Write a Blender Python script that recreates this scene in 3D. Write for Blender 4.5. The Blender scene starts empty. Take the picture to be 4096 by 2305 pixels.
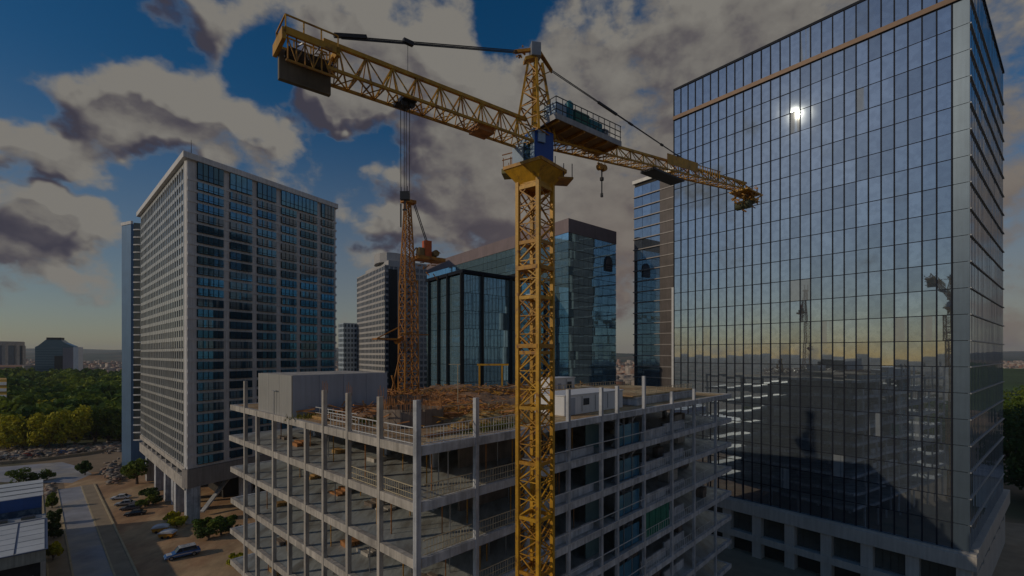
import bpy, math, random
import numpy as np
from mathutils import Vector, Matrix
random.seed(7)
rng = np.random.default_rng(7)
SC = bpy.context.scene
COL = SC.collection
R = math.radians

# ------------------------------------------------------------------ camera
CAM_H = 45.0
cam_data = bpy.data.cameras.new("camera")
cam = bpy.data.objects.new("camera", cam_data)
COL.objects.link(cam)
cam.location = (0, 0, CAM_H)
cam.rotation_euler = (R(90), 0, 0)
cam_data.sensor_width = 36.0
cam_data.lens = 36.0 * 477 / 1024
cam_data.shift_y = 66 / 1024
cam_data.clip_start = 0.5
cam_data.clip_end = 30000
SC.camera = cam

# ------------------------------------------------------------------ exposure / render
SC.view_settings.view_transform = 'Standard'
SC.view_settings.look = 'None'
SC.view_settings.exposure = -1.95
SC.view_settings.gamma = 1.0
SC.view_settings.use_curve_mapping = False
SC.render.engine = 'CYCLES'
SC.cycles.use_denoising = True
SC.cycles.max_bounces = 6
SC.cycles.transparent_max_bounces = 8
SC.cycles.volume_bounces = 1
SC.cycles.caustics_reflective = False
SC.cycles.caustics_refractive = False

# ------------------------------------------------------------------ sun
SUN_DIR = Vector((-1.099, -0.397, 0.501)).normalized()
sun_data = bpy.data.lights.new("sun", 'SUN')
sun_data.energy = 4.2
sun_data.angle = R(0.6)
sun_data.color = (1.0, 0.83, 0.60)
sun = bpy.data.objects.new("sun", sun_data)
COL.objects.link(sun)
sun.rotation_euler = SUN_DIR.to_track_quat('Z', 'Y').to_euler()
SUN_EL = math.asin(SUN_DIR.z)
SUN_AZ = math.atan2(SUN_DIR.x, SUN_DIR.y)

# ------------------------------------------------------------------ world: Nishita sky and cumulus clouds
W = bpy.data.worlds.new("World")
SC.world = W
W.use_nodes = True
nt = W.node_tree
nt.nodes.clear()


class NG:
    """small helper around a node tree"""
    def __init__(self, tree):
        self.t = tree

    def n(self, typ, **kw):
        nd = self.t.nodes.new(typ)
        for k, v in kw.items():
            setattr(nd, k, v)
        return nd

    def link(self, a, b):
        self.t.links.new(a, b)

    def val(self, sock, v):
        if hasattr(v, 'bl_rna') and isinstance(v, bpy.types.NodeSocket):
            self.link(v, sock)
        else:
            sock.default_value = v

    def math(self, op, a, b=0.0, c=0.0, clamp=False):
        nd = self.n('ShaderNodeMath', operation=op, use_clamp=clamp)
        self.val(nd.inputs[0], a)
        self.val(nd.inputs[1], b)
        self.val(nd.inputs[2], c)
        return nd.outputs[0]

    def vec(self, op, a, b=(0, 0, 0)):
        nd = self.n('ShaderNodeVectorMath', operation=op)
        self.val(nd.inputs[0], a)
        if op == 'SCALE':
            self.val(nd.inputs[3], b)
        else:
            self.val(nd.inputs[1], b)
        return nd.outputs[1] if op in ('LENGTH', 'DOT_PRODUCT', 'DISTANCE') else nd.outputs[0]

    def noise(self, v, scale, detail=6, rough=.55, lac=2.0):
        nd = self.n('ShaderNodeTexNoise')
        self.val(nd.inputs['Vector'], v)
        nd.inputs['Scale'].default_value = scale
        nd.inputs['Detail'].default_value = detail
        nd.inputs['Roughness'].default_value = rough
        nd.inputs['Lacunarity'].default_value = lac
        return nd.outputs

    def smooth(self, v, a, b, c=0.0, d=1.0):
        nd = self.n('ShaderNodeMapRange', interpolation_type='SMOOTHSTEP')
        self.val(nd.inputs[0], v)
        nd.inputs[1].default_value = a
        nd.inputs[2].default_value = b
        nd.inputs[3].default_value = c
        nd.inputs[4].default_value = d
        return nd.outputs[0]

    def lin(self, v, a, b, c=0.0, d=1.0):
        nd = self.n('ShaderNodeMapRange')
        self.val(nd.inputs[0], v)
        nd.inputs[1].default_value = a
        nd.inputs[2].default_value = b
        nd.inputs[3].default_value = c
        nd.inputs[4].default_value = d
        return nd.outputs[0]

    def mix(self, fac, a, b):
        nd = self.n('ShaderNodeMix', data_type='RGBA')
        self.val(nd.inputs[0], fac)
        self.val(nd.inputs[6], a)
        self.val(nd.inputs[7], b)
        return nd.outputs[2]


# cumulus banks: azimuth, elevation, half-width, half-height (degrees), weight; the rest of the sky is free noise
CLOUDS = [(-43.7, 16.8, 5.6, 3.8, 1.0), (-44.5, 11.6, 6.0, 2.0, .9), (-45.4, 8.0, 4.0, 1.7, .8), (-42.2, 6.0, 4.5, 1.0, .6),
          (-45.7, 4.7, 4.2, .9, .6), (-38.6, 22.0, 6.4, 2.8, .9), (-32.6, 21.5, 4.8, 3.1, .9), (-27.6, 19.6, 4.4, 2.9, .9),
          (-43.5, 23.6, 3.0, 1.6, .3), (-31.9, 31.2, 5.0, 2.3, .8), (-14.5, 33.0, 13.4, 4.0, 1.0), (-12.5, 28.5, 14.0, 2.8, .8),
          (-20.1, 26.3, 5.5, 2.6, .9), (7.7, 33.8, 5.1, 3.9, .8), (21.1, 30.9, 13.4, 6.5, 1.1), (14.6, 23.6, 13.2, 5.8, .8),
          (-6.1, 20.5, 7.0, 3.7, 1.0), (-13.5, 15.0, 7.5, 1.8, .8), (-15.3, 20.3, 3.1, 1.6, .4), (-20.5, 17.4, 2.4, 2.2, .6),
          (5.3, 13.6, 15.9, 6.4, .75), (9, 18, 9, 3.5, .6), (-10, 9.5, 9, 2.0, .5), (4, 27.5, 8, 2.6, .5), (-3.0, 25.0, 7.0, 2.5, .55), (22.0, 11.0, 10.0, 7.0, .6),
          (-46.5, 26.5, 8.0, 3.6, -1.2), (-28.2, 27.6, 2.4, 3.6, -1.1), (-17.9, 23.3, 5.5, 1.5, -.8), (-20.5, 21.4, 2.6, 2.0, -.45),
          (0.2, 34.9, 2.9, 1.9, -.8), (-36.5, 8.2, 5.0, 5.0, -.6), (-37.5, 15.5, 2.5, 2.6, -.9), (-24, 14, 4, 3, -.5),
          (-46, 20.4, 3.5, 1.0, -.8), (-42, 14.2, 6, .5, -.5), (-21, 9, 5, 5, -.2)]


def cloud_group():
    g = bpy.data.node_groups.new("cloud_density", 'ShaderNodeTree')
    g.interface.new_socket("Dir", in_out='INPUT', socket_type='NodeSocketVector')
    g.interface.new_socket("Density", in_out='OUTPUT', socket_type='NodeSocketFloat')
    g.interface.new_socket("Soft", in_out='OUTPUT', socket_type='NodeSocketFloat')
    k = NG(g)
    gi, go = k.n('NodeGroupInput'), k.n('NodeGroupOutput')
    d = gi.outputs[0]
    wn = k.noise(d, 6.0, 4, .55)[1]
    wv = k.vec('SCALE', k.vec('SUBTRACT', wn, (.5, .5, .5)), .16)
    d2 = k.vec('NORMALIZE', k.vec('ADD', d, wv))
    sp = k.n('ShaderNodeSeparateXYZ')
    k.link(d2, sp.inputs[0])
    az = k.math('ARCTAN2', sp.outputs[0], sp.outputs[1])
    el = k.math('ARCSINE', sp.outputs[2])
    cb = k.n('ShaderNodeCombineXYZ')
    k.link(az, cb.inputs[0])
    k.link(el, cb.inputs[1])
    tot = 0.0
    for a, e, ra, re, w in CLOUDS:
        q = k.vec('MULTIPLY', k.vec('SUBTRACT', cb.outputs[0], (R(a), R(e), 0)), (1 / R(ra * 1.25), 1 / R(re * 1.25), 0))
        tot = k.math('ADD', tot, k.smooth(k.vec('LENGTH', q), 1.5, .0, 0, w * .78))
    tot = k.math('MAXIMUM', k.math('MINIMUM', tot, .75), -.9)
    # the overcast to the right goes on beyond the frame
    tot = k.math('ADD', tot, k.math('MULTIPLY', k.smooth(az, R(12), R(40)), k.smooth(az, R(175), R(120), 0, .38)))
    sd = k.vec('MULTIPLY', d, (1, 1, 1.45))
    f1 = k.noise(sd, 3.4, 2, .5)[0]
    f2 = k.noise(sd, 7.6, 10, .60)[0]
    f3 = k.noise(sd, 12.0, 4, .5)[0]
    puff = k.math('SUBTRACT', k.math('ABSOLUTE', k.math('SUBTRACT', f3, .5)), .09)
    soft = k.math('ADD', tot, k.math('MULTIPLY', k.math('SUBTRACT', f1, .5), .9))
    mid = k.math('ADD', soft, k.math('MULTIPLY', puff, 1.5))
    k.link(k.math('ADD', mid, k.math('MULTIPLY', k.math('SUBTRACT', f2, .5), 2.3)), go.inputs[0])
    k.link(soft, go.inputs[1])
    return g


k = NG(nt)
CG = cloud_group()
tc = k.n('ShaderNodeTexCoord')
dirv = k.vec('NORMALIZE', tc.outputs['Generated'])


def density(v):
    nd = k.n('ShaderNodeGroup')
    nd.node_tree = CG
    k.link(v, nd.inputs[0])
    return nd.outputs


sky = k.n('ShaderNodeTexSky', sky_type='NISHITA', sun_disc=False)
sky.sun_elevation = SUN_EL
sky.sun_rotation = SUN_AZ
sky.air_density = 1.0
sky.dust_density = .3
sky.ozone_density = 2.5
hsv = k.n('ShaderNodeHueSaturation')
hsv.inputs['Saturation'].default_value = 1.4
hsv.inputs['Value'].default_value = 1.7
k.link(sky.outputs[0], hsv.inputs['Color'])
D0, S0 = density(dirv)
D1, S1 = density(k.vec('NORMALIZE', k.vec('ADD', dirv, (.018, .009, .026))))
mask = k.smooth(D0, .04, .58)
# self-shadowing: less cloud towards the light means a bright flank, a thick pile means a grey belly
lit = k.math('MULTIPLY', k.math('SUBTRACT', D0, D1), .50)
lit = k.math('ADD', lit, k.math('MULTIPLY', k.math('SUBTRACT', S0, S1), 2.6))
lit = k.math('SUBTRACT', lit, k.smooth(D0, .6, 1.7, 0, .30))
thin = k.smooth(D0, .12, .62)
lit = k.math('ADD', k.math('MULTIPLY', lit, thin), k.math('MULTIPLY', k.math('SUBTRACT', 1.0, thin), .02))
ramp = k.n('ShaderNodeValToRGB')
k.link(k.lin(lit, -.60, .16), ramp.inputs[0])
cr = ramp.color_ramp
cr.elements[0].position = 0.0
cr.elements[0].color = (.25, .235, .325, 1)
cr.elements[1].position = 1.0
cr.elements[1].color = (1.06, 1.0, .90, 1)
e = cr.elements.new(.25)
e.color = (.345, .318, .395, 1)
e = cr.elements.new(.50)
e.color = (.545, .50, .525, 1)
e = cr.elements.new(.72)
e.color = (.84, .785, .725, 1)
CLOUD_GAIN = k.vec('SCALE', ramp.outputs[0], 7.1)
sepd = k.n('ShaderNodeSeparateXYZ')
k.link(dirv, sepd.inputs[0])
# thin warm-white veil low over the city
veil = k.math('MULTIPLY', k.smooth(sepd.outputs[2], .46, .0, 0, .80), k.smooth(sepd.outputs[0], -.75, .15, .55, 1.0))
skyc = k.mix(veil, hsv.outputs[0], (7.0, 6.2, 5.4, 1))
# low cloud towards the right picks up the peach of the hazy air
peach = k.math('MULTIPLY', k.smooth(sepd.outputs[2], .50, .12), k.smooth(sepd.outputs[0], -.35, .30, 0, .62))
cloudc = k.mix(peach, CLOUD_GAIN, (5.9, 4.6, 3.9, 1))
fin = k.mix(mask, skyc, cloudc)
bg = k.n('ShaderNodeBackground')
bg.inputs['Strength'].default_value = 0.10
k.link(fin, bg.inputs['Color'])
wo = k.n('ShaderNodeOutputWorld')
k.link(bg.outputs[0], wo.inputs['Surface'])
W.cycles.sampling_method = 'MANUAL'
W.cycles.sample_map_resolution = 512

# ------------------------------------------------------------------ materials
MATS = {}


def mat(name, col, rough=.7, metal=0.0, var=.18, vs=.6, streak=0.0, bump=0.0, bs=8.0, rand=0.0, spec=.5, col2=None, fac2=(.45, .65), s2=.3,
        stretch=(1, 1, 1), transl=0.0, alpha=1.0):
    if name in MATS:
        return MATS[name]
    m = bpy.data.materials.new(name)
    m.use_nodes = True
    t = m.node_tree
    t.nodes.clear()
    q = NG(t)
    out = q.n('ShaderNodeOutputMaterial')
    p = q.n('ShaderNodeBsdfPrincipled')
    geo = q.n('ShaderNodeNewGeometry')
    pos = q.vec('MULTIPLY', geo.outputs['Position'], stretch)
    c = col if len(col) == 4 else (*col, 1)
    cur = c
    if col2:
        n2 = q.noise(pos, s2, 5, .6)[0]
        cur = q.mix(q.smooth(n2, fac2[0], fac2[1]), c, (*col2, 1))
    if var:
        n1 = q.noise(pos, vs, 7, .62)[0]
        v = q.lin(n1, .25, .75, 1 - var, 1 + var)
        if streak:
            n3 = q.noise(q.vec('MULTIPLY', geo.outputs['Position'], (2.2, 2.2, .12)), 1.0, 5, .6)[0]
            v = q.math('MULTIPLY', v, q.lin(n3, .35, .75, 1.0, 1 - streak))
        if rand:
            oi = q.n('ShaderNodeObjectInfo')
            v = q.math('MULTIPLY', v, q.lin(oi.outputs['Random'], 0, 1, 1 - rand, 1 + rand))
        mm = q.n('ShaderNodeMix', data_type='RGBA', blend_type='MULTIPLY')
        mm.inputs[0].default_value = 1
        q.val(mm.inputs[6], cur)
        cv = q.n('ShaderNodeCombineColor')
        for i in range(3):
            q.link(v, cv.inputs[i])
        q.link(cv.outputs[0], mm.inputs[7])
        cur = mm.outputs[2]
    q.val(p.inputs['Base Color'], cur)
    p.inputs['Roughness'].default_value = rough
    p.inputs['Metallic'].default_value = metal
    p.inputs['Specular IOR Level'].default_value = spec
    p.inputs['Alpha'].default_value = alpha
    if bump:
        nb = q.noise(pos, bs, 4, .6)[0]
        b = q.n('ShaderNodeBump')
        b.inputs['Strength'].default_value = bump
        b.inputs['Distance'].default_value = .15
        q.link(nb, b.inputs['Height'])
        q.link(b.outputs[0], p.inputs['Normal'])
    sh = p.outputs[0]
    if transl:
        tr = q.n('ShaderNodeBsdfTranslucent')
        q.val(tr.inputs[0], cur)
        ms = q.n('ShaderNodeMixShader')
        ms.inputs[0].default_value = transl
        q.link(sh, ms.inputs[1])
        q.link(tr.outputs[0], ms.inputs[2])
        sh = ms.outputs[0]
    q.link(sh, out.inputs['Surface'])
    MATS[name] = m
    return m


def glass(name, tint, refl, rough=.03, metal=.75, wob=.012, ws=.35, rand=.12, blind=0.0):
    """coated facade glass: dark body, tinted mirror reflection, faint roller-wave"""
    m = bpy.data.materials.new(name)
    m.use_nodes = True
    t = m.node_tree
    t.nodes.clear()
    q = NG(t)
    out = q.n('ShaderNodeOutputMaterial')
    p = q.n('ShaderNodeBsdfPrincipled')
    geo = q.n('ShaderNodeNewGeometry')
    oi = q.n('ShaderNodeObjectInfo')
    c = q.mix(oi.outputs['Random'], (*[x * (1 - rand) for x in tint], 1), (*[x * (1 + rand) for x in tint], 1))
    nn = q.noise(geo.outputs['Position'], .9, 3, .5)[0]
    mm = q.mix(q.smooth(nn, .4, .62, 0, .25), c, (tint[0] * .55, tint[1] * .55, tint[2] * .6, 1))
    if blind:          # a share of the windows have pale blinds drawn behind the glass
        bl = q.math('MULTIPLY', q.math('GREATER_THAN', q.math('FRACT', q.math('MULTIPLY', oi.outputs['Random'], 7.31)), 1 - blind), .6)
        nb_ = q.noise(q.vec('MULTIPLY', geo.outputs['Position'], (1.1, 1.1, .05)), .8, 1, .5)[0]
        bl = q.math('MULTIPLY', bl, q.smooth(nb_, .38, .5))
        mm = q.mix(bl, mm, (.30, .31, .30, 1))
        q.link(q.math('MULTIPLY', q.math('SUBTRACT', 1.0, bl), metal), p.inputs['Metallic'])
    else:
        p.inputs['Metallic'].default_value = metal
    q.val(p.inputs['Base Color'], mm)
    p.inputs['Roughness'].default_value = rough
    p.inputs['Specular IOR Level'].default_value = refl
    nb = q.noise(geo.outputs['Position'], ws, 2, .5)[0]
    b = q.n('ShaderNodeBump')
    b.inputs['Strength'].default_value = 1.0
    b.inputs['Distance'].default_value = wob
    q.link(nb, b.inputs['Height'])
    q.link(b.outputs[0], p.inputs['Normal'])
    q.link(p.outputs[0], out.inputs['Surface'])
    return m


M_conc = mat('concrete', (.64, .66, .70), .8, col2=(.48, .50, .54), s2=.4, fac2=(.48, .62), var=.22, vs=.7, streak=.5, bump=.25, bs=5)
M_concw = mat('concrete_warm', (.60, .55, .49), .8, col2=(.46, .42, .38), s2=.4, fac2=(.48, .62), var=.22, vs=.6, streak=.5, bump=.2, bs=5)  # warm copy of the concrete; carries the sunlit tone of the left faces
M_deck = mat('deck_concrete', (.44, .47, .47), .5, var=.35, vs=1.2, col2=(.24, .235, .22), s2=.6, stretch=(1.4, .35, 1), bump=.3, bs=3)
M_roofd = mat('roof_dirt', (.42, .26, .13), .95, var=.45, vs=1.1, col2=(.58, .44, .25), s2=.22, fac2=(.42, .6), bump=.8, bs=4)
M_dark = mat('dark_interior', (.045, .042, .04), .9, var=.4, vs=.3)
M_wall = mat('block_wall', (.24, .19, .155), .9, var=.35, vs=.8, streak=.3)
M_white = mat('white_render', (.80, .81, .83), .7, var=.08, vs=.25, streak=.14)
M_panel = mat('grey_blue_panel', (.40, .45, .54), .45, metal=.1, var=.14, vs=.18, streak=.2)
M_panelw = mat('pale_panel', (.52, .51, .49), .35, metal=.35, var=.12, vs=.25, streak=.2)
M_rust = mat('rusty_steel', (.42, .19, .07), .85, var=.5, vs=2.0)
M_yel = mat('crane_yellow', (.66, .35, .022), .5, var=.32, vs=1.3, streak=.35, bump=.15, col2=(.34, .15, .03), s2=1.7, fac2=(.56, .70))
M_yel2 = mat('crane_yellow_deep', (.52, .25, .02), .55, var=.38, vs=1.6, streak=.3, col2=(.26, .11, .03), s2=1.9, fac2=(.52, .68))
M_cable = mat('cable_steel', (.055, .055, .06), .5, metal=.6, var=.2)
M_blue = mat('cab_blue', (.015, .09, .42), .35, var=.14, vs=.8, streak=.12)
M_palebl = mat('cab_pale_blue', (.40, .55, .75), .4, var=.12, vs=.8, streak=.2)
M_green = mat('machine_green', (.012, .16, .11), .4, var=.25, vs=1.4)
M_teal = mat('machine_teal', (.02, .20, .26), .4, var=.2, vs=1.4)
M_steel = mat('galvanised', (.33, .34, .36), .45, metal=.6, var=.2, vs=1.5)
M_ballast = mat('ballast_concrete', (.20, .18, .15), .9, var=.3, vs=1.0, streak=.4)
M_orange = mat('orange_paint', (.62, .12, .02), .5, var=.2, vs=2)
M_plank = mat('timber', (.42, .25, .09), .8, var=.4, vs=2.0, rand=.2)
M_rail = mat('rail_paint', (.52, .44, .30), .6, var=.2, vs=2)
M_railw = mat('rail_white', (.62, .62, .62), .5, var=.15, vs=2)

# ------------------------------------------------------------------ mesh helpers
ORG = {}


class MB:
    def __init__(self):
        self.v = []
        self.f = []

    def box(self, p, ax, ay, az):
        """p corner, three edge vectors"""
        p, ax, ay, az = Vector(p), Vector(ax), Vector(ay), Vector(az)
        if ax.cross(ay).dot(az) < 0:
            ax, ay = ay, ax
        i = len(self.v)
        self.v += [p, p + ax, p + ax + ay, p + ay, p + az, p + ax + az, p + ax + ay + az, p + ay + az]
        self.f += [(i, i + 3, i + 2, i + 1), (i + 4, i + 5, i + 6, i + 7), (i, i + 1, i + 5, i + 4), (i + 1, i + 2, i + 6, i + 5),
                   (i + 2, i + 3, i + 7, i + 6), (i + 3, i, i + 4, i + 7)]
        return self

    def aab(self, x0, x1, y0, y1, z0, z1):
        return self.box((x0, y0, z0), (x1 - x0, 0, 0), (0, y1 - y0, 0), (0, 0, z1 - z0))

    def bar(self, a, b, w, h=None, up=(0, 0, 1)):
        a, b = Vector(a), Vector(b)
        h = h or w
        d = b - a
        if d.length < 1e-6:
            return self
        u = Vector(up)
        s = d.cross(u)
        if s.length < 1e-4 * d.length:
            s = d.cross(Vector((1, 0, 0)))
        s.normalize()
        t = s.cross(d).normalized()
        return self.box(a - s * w / 2 - t * h / 2, d, s * w, t * h)

    def tube(self, a, b, r, n=6, r2=None):
        a, b = Vector(a), Vector(b)
        r2 = r if r2 is None else r2
        d = (b - a).normalized()
        s = d.cross(Vector((0, 0, 1)))
        if s.length < 1e-4:
            s = Vector((1, 0, 0))
        s.normalize()
        t = d.cross(s)
        i = len(self.v)
        for c, rr in ((a, r), (b, r2)):
            for j in range(n):
                an = 2 * math.pi * j / n
                self.v.append(c + s * (math.cos(an) * rr) + t * (math.sin(an) * rr))
        for j in range(n):
            j2 = (j + 1) % n
            self.f.append((i + j, i + j2, i + n + j2, i + n + j))
        self.f.append(tuple(i + j for j in range(n))[::-1])
        self.f.append(tuple(i + n + j for j in range(n)))
        return self

    def prism(self, pts, z0, z1):
        """vertical prism over a plan polygon"""
        n = len(pts)
        ar = sum(pts[j][0] * pts[(j + 1) % n][1] - pts[(j + 1) % n][0] * pts[j][1] for j in range(n))
        if ar < 0:
            pts = pts[::-1]
        i = len(self.v)
        self.v += [Vector((p[0], p[1], z0)) for p in pts] + [Vector((p[0], p[1], z1)) for p in pts]
        for j in range(n):
            j2 = (j + 1) % n
            self.f.append((i + j, i + j2, i + n + j2, i + n + j))
        self.f.append(tuple(i + j for j in range(n))[::-1])
        self.f.append(tuple(i + n + j for j in range(n)))
        return self

    def extrude(self, prof, o, ax, ay, w):
        """profile polygon in (ax, ay) plane at o, extruded by vector w"""
        o, ax, ay, w = Vector(o), Vector(ax), Vector(ay), Vector(w)
        n = len(prof)
        i = len(self.v)
        self.v += [o + ax * p[0] + ay * p[1] for p in prof] + [o + ax * p[0] + ay * p[1] + w for p in prof]
        for j in range(n):
            j2 = (j + 1) % n
            self.f.append((i + j, i + n + j, i + n + j2, i + j2))
        self.f.append(tuple(i + j for j in range(n)))
        self.f.append(tuple(i + n + j for j in range(n))[::-1])
        return self

    def quad(self, a, b, c, d):
        i = len(self.v)
        self.v += [Vector(a), Vector(b), Vector(c), Vector(d)]
        self.f.append((i, i + 1, i + 2, i + 3))
        return self

    def build(self, name, m, parent=None, smooth=False, bevel=0.0, kind=None):
        o = ORG.get(parent.name, Vector((0, 0, 0))) if parent else Vector((0, 0, 0))
        me = bpy.data.meshes.new(name)
        me.from_pydata([v - o for v in self.v], [], self.f)
        me.materials.append(m)
        ob = bpy.data.objects.new(name, me)
        COL.objects.link(ob)
        if parent:
            ob.parent = parent
        ORG[ob.name] = o
        if smooth:
            for p in me.polygons:
                p.use_smooth = True
        if bevel:
            md = ob.modifiers.new("bevel", 'BEVEL')
            md.width = bevel
            md.segments = 2
            md.limit_method = 'ANGLE'
        if kind:
            ob["kind"] = kind
        return ob


def mesh_np(name, V, F, m, parent=None, kind=None, smooth=False):
    """fast mesh from numpy arrays of quads or triangles"""
    o = ORG.get(parent.name, Vector((0, 0, 0))) if parent else Vector((0, 0, 0))
    V = np.asarray(V, dtype=np.float32) - np.array(o, dtype=np.float32)
    F = np.asarray(F, dtype=np.int32)
    me = bpy.data.meshes.new(name)
    me.vertices.add(len(V))
    me.vertices.foreach_set('co', V.ravel())
    n, k_ = F.shape
    me.loops.add(n * k_)
    me.loops.foreach_set('vertex_index', F.ravel())
    me.polygons.add(n)
    me.polygons.foreach_set('loop_start', np.arange(0, n * k_, k_, dtype=np.int32))
    me.update(calc_edges=True)
    if m:
        me.materials.append(m)
    if smooth:
        me.polygons.foreach_set('use_smooth', np.ones(n, dtype=bool))
    ob = bpy.data.objects.new(name, me)
    COL.objects.link(ob)
    if parent:
        ob.parent = parent
    ORG[ob.name] = o
    if kind:
        ob["kind"] = kind
    return ob


def thing(name, loc, label, cat, group=None):
    ob = bpy.data.objects.new(name, None)
    COL.objects.link(ob)
    ob.location = loc
    ob.empty_display_size = .5
    ORG[ob.name] = Vector(loc)
    tag(ob, label, cat, group)
    return ob


def tag(ob, label, cat, group=None):
    ob["label"] = label
    ob["category"] = cat
    if group:
        ob["group"] = group
    return ob


def struct(ob):
    ob["kind"] = "structure"
    return ob


def inst(name, me, loc, rot, parent):
    """piece that shares its mesh with its twins; world loc"""
    ob = bpy.data.objects.new(name, me)
    COL.objects.link(ob)
    o = ORG[parent.name]
    ob.location = Vector(loc) - o
    ob.rotation_euler = rot
    ob.parent = parent
    ORG[ob.name] = Vector(loc)
    return ob


def piece_mesh(name, mb, m):
    me = bpy.data.meshes.new(name)
    me.from_pydata(mb.v, [], mb.f)
    me.materials.append(m)
    return me


class Face:
    """wall frame: origin on the ground, direction d along the wall, outward normal n"""
    def __init__(self, o, d, n):
        self.o = Vector((o[0], o[1], 0))
        self.d = Vector((d[0], d[1], 0)).normalized()
        self.n = Vector((n[0], n[1], 0)).normalized()
        self.rot = math.atan2(self.d.y, self.d.x)

    def p(self, t, s, z):
        return self.o + self.d * t + self.n * s + Vector((0, 0, z))

    def box(self, mb, t0, t1, s0, s1, z0, z1):
        return mb.box(self.p(t0, s0, z0), self.d * (t1 - t0), self.n * (s1 - s0), (0, 0, z1 - z0))


def gp(px, py, z=0.0):
    """ground point from its bearing and depression as measured from 45 m up"""
    Y = (CAM_H - z) * 477 / (py - 354)
    return Vector(((px - 512) / 477 * Y, Y, z))


# ================================================================== GROUND
M_ground = mat('ground_soil', (.30, .21, .13), .95, var=.35, vs=.05, col2=(.075, .085, .04), s2=.012, fac2=(.46, .6), bump=.3, bs=.6)
gm = MB()
N = 24
xs = [-9000 + 18000 * i / N for i in range(N + 1)]
ys = [-3000 + 12000 * i / N for i in range(N + 1)]
for j in range(N + 1):
    for i in range(N + 1):
        gm.v.append(Vector((xs[i], ys[j], 0)))
for j in range(N):
    for i in range(N):
        a = j * (N + 1) + i
        gm.f.append((a, a + 1, a + N + 2, a + N + 1))
struct(gm.build('ground', M_ground))


def sheet(name, pts, z, m):
    mb = MB()
    n = len(pts)
    ar = sum(pts[j][0] * pts[(j + 1) % n][1] - pts[(j + 1) % n][0] * pts[j][1] for j in range(n))
    if ar < 0:
        pts = pts[::-1]
    mb.v = [Vector((p[0], p[1], z)) for p in pts]
    mb.f = [tuple(range(n))]
    return struct(mb.build(name, m))


M_dirt = mat('dirt_lot', (.42, .245, .13), .95, var=.42, vs=.22, col2=(.56, .38, .21), s2=.07, fac2=(.44, .60), stretch=(1, .5, 1), bump=.6, bs=1.2)
M_asph = mat('asphalt_worn', (.35, .355, .395), .8, var=.34, vs=.22, col2=(.46, .42, .37), s2=.09, stretch=(.7, .7, 1))
M_pave = mat('pavement', (.36, .28, .19), .9, var=.22, vs=.3, streak=0)
M_kerb = mat('kerb_stone', (.52, .42, .26), .85, var=.2, vs=.5)
M_pad = mat('pad_concrete', (.46, .47, .48), .8, var=.25, vs=.4)
sheet('dirt_lot', [(-79, 86), (-40, 60), (20, 100), (-40, 175), (-118, 198), (-168, 178), (-150, 160)], .012, M_dirt)
RD = Vector((-.709, .705, 0))
RN = Vector((.705, .709, 0))
ro = Vector((-80.8 + 25 * .709, 96.7 - 25 * .705, 0))   # right road edge, before the frame


def strip(name, s0, s1, z, m, L0=0, L1=118, h=0):
    if h:
        mb = MB()
        mb.box(ro + RD * L0 + RN * s0 + Vector((0, 0, z)), RD * (L1 - L0), RN * (s1 - s0), (0, 0, h))
        return struct(mb.build(name, m))
    a, b = ro + RD * L0, ro + RD * L1
    return sheet(name, [a + RN * s0, b + RN * s0, b + RN * s1, a + RN * s1], z, m)


strip('road', -5.6, 0, .016, M_asph)
strip('kerb', 0, .35, 0, M_kerb, h=.16)
strip('kerb', -5.95, -5.6, 0, M_kerb, h=.16)
strip('pavement', .35, 3.3, .03, M_pave, h=.10)
strip('kerb', 3.3, 3.7, 0, M_kerb, h=.30)
strip('verge', -9.2, -5.95, .02, M_pave)
strip('kerb', -9.55, -9.2, 0, M_kerb, h=.2)
cross = [gp(72, 483), gp(92, 474), gp(80, 467), gp(62, 462), gp(0, 467), gp(-140, 474), gp(-140, 492), gp(0, 482)]
sheet('side_road', cross, .022, M_asph)
for i, (l0, l1) in enumerate(((2, 8), (10, 20), (22, 32), (34, 43), (45, 51))):
    strip('concrete_pad', -16.5, -10.6, .0, M_pad, l0 + 6, l1 + 6, h=.12)
# far service road and bank below the park
bank = MB()
bp = [gp(-40, 467), gp(0, 464.5), gp(40, 461), gp(80, 456), gp(112, 450.5), gp(122, 447.5)]
for a, b in zip(bp[:-1], bp[1:]):
    bank.bar(a + Vector((0, 0, .6)), b + Vector((0, 0, .6)), .8, 1.2)
tag(bank.build('retaining_wall', M_pave), 'long low pale retaining wall below the park trees', 'wall')

# ================================================================== HILLS
def hills(name, y0, y1, x0, x1, hmax, seed, m, base=0):
    n, kx = 60, 10
    V, F = [], []
    r = np.random.default_rng(seed)
    ph = r.uniform(0, 6.28, 8)
    for j in range(kx + 1):
        fy = j / kx
        for i in range(n + 1):
            fx = i / n
            x = x0 + (x1 - x0) * fx
            h = .55 + .2 * math.sin(fx * 5 + ph[0]) + .13 * math.sin(fx * 13 + ph[1]) + .07 * math.sin(fx * 31 + ph[2]) + .04 * math.sin(fx * 70 + ph[3] + fy * 4)
            V.append((x, y0 + (y1 - y0) * fy, base - 2 + hmax * h * math.sin(min(1, fy * 1.2) * math.pi / 2) ** 1.4))
    for j in range(kx):
        for i in range(n):
            a = j * (n + 1) + i
            F.append((a, a + 1, a + n + 2, a + n + 1))
    return struct(mesh_np(name, V, F, m, smooth=True))


M_hill = mat('hill_scrub', (.06, .08, .06), .95, var=.5, vs=.006, col2=(.17, .13, .09), s2=.004, fac2=(.5, .62))
hills('hills', 2600, 4400, -7000, 7000, 92, 3, M_hill)
hills('hills', 4300, 6500, -8500, 8500, 165, 11, M_hill)
hills('hills', 260, 700, 330, 1500, 38, 5, mat('green_hill', (.05, .09, .03), .95, var=.5, vs=.05))

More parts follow.
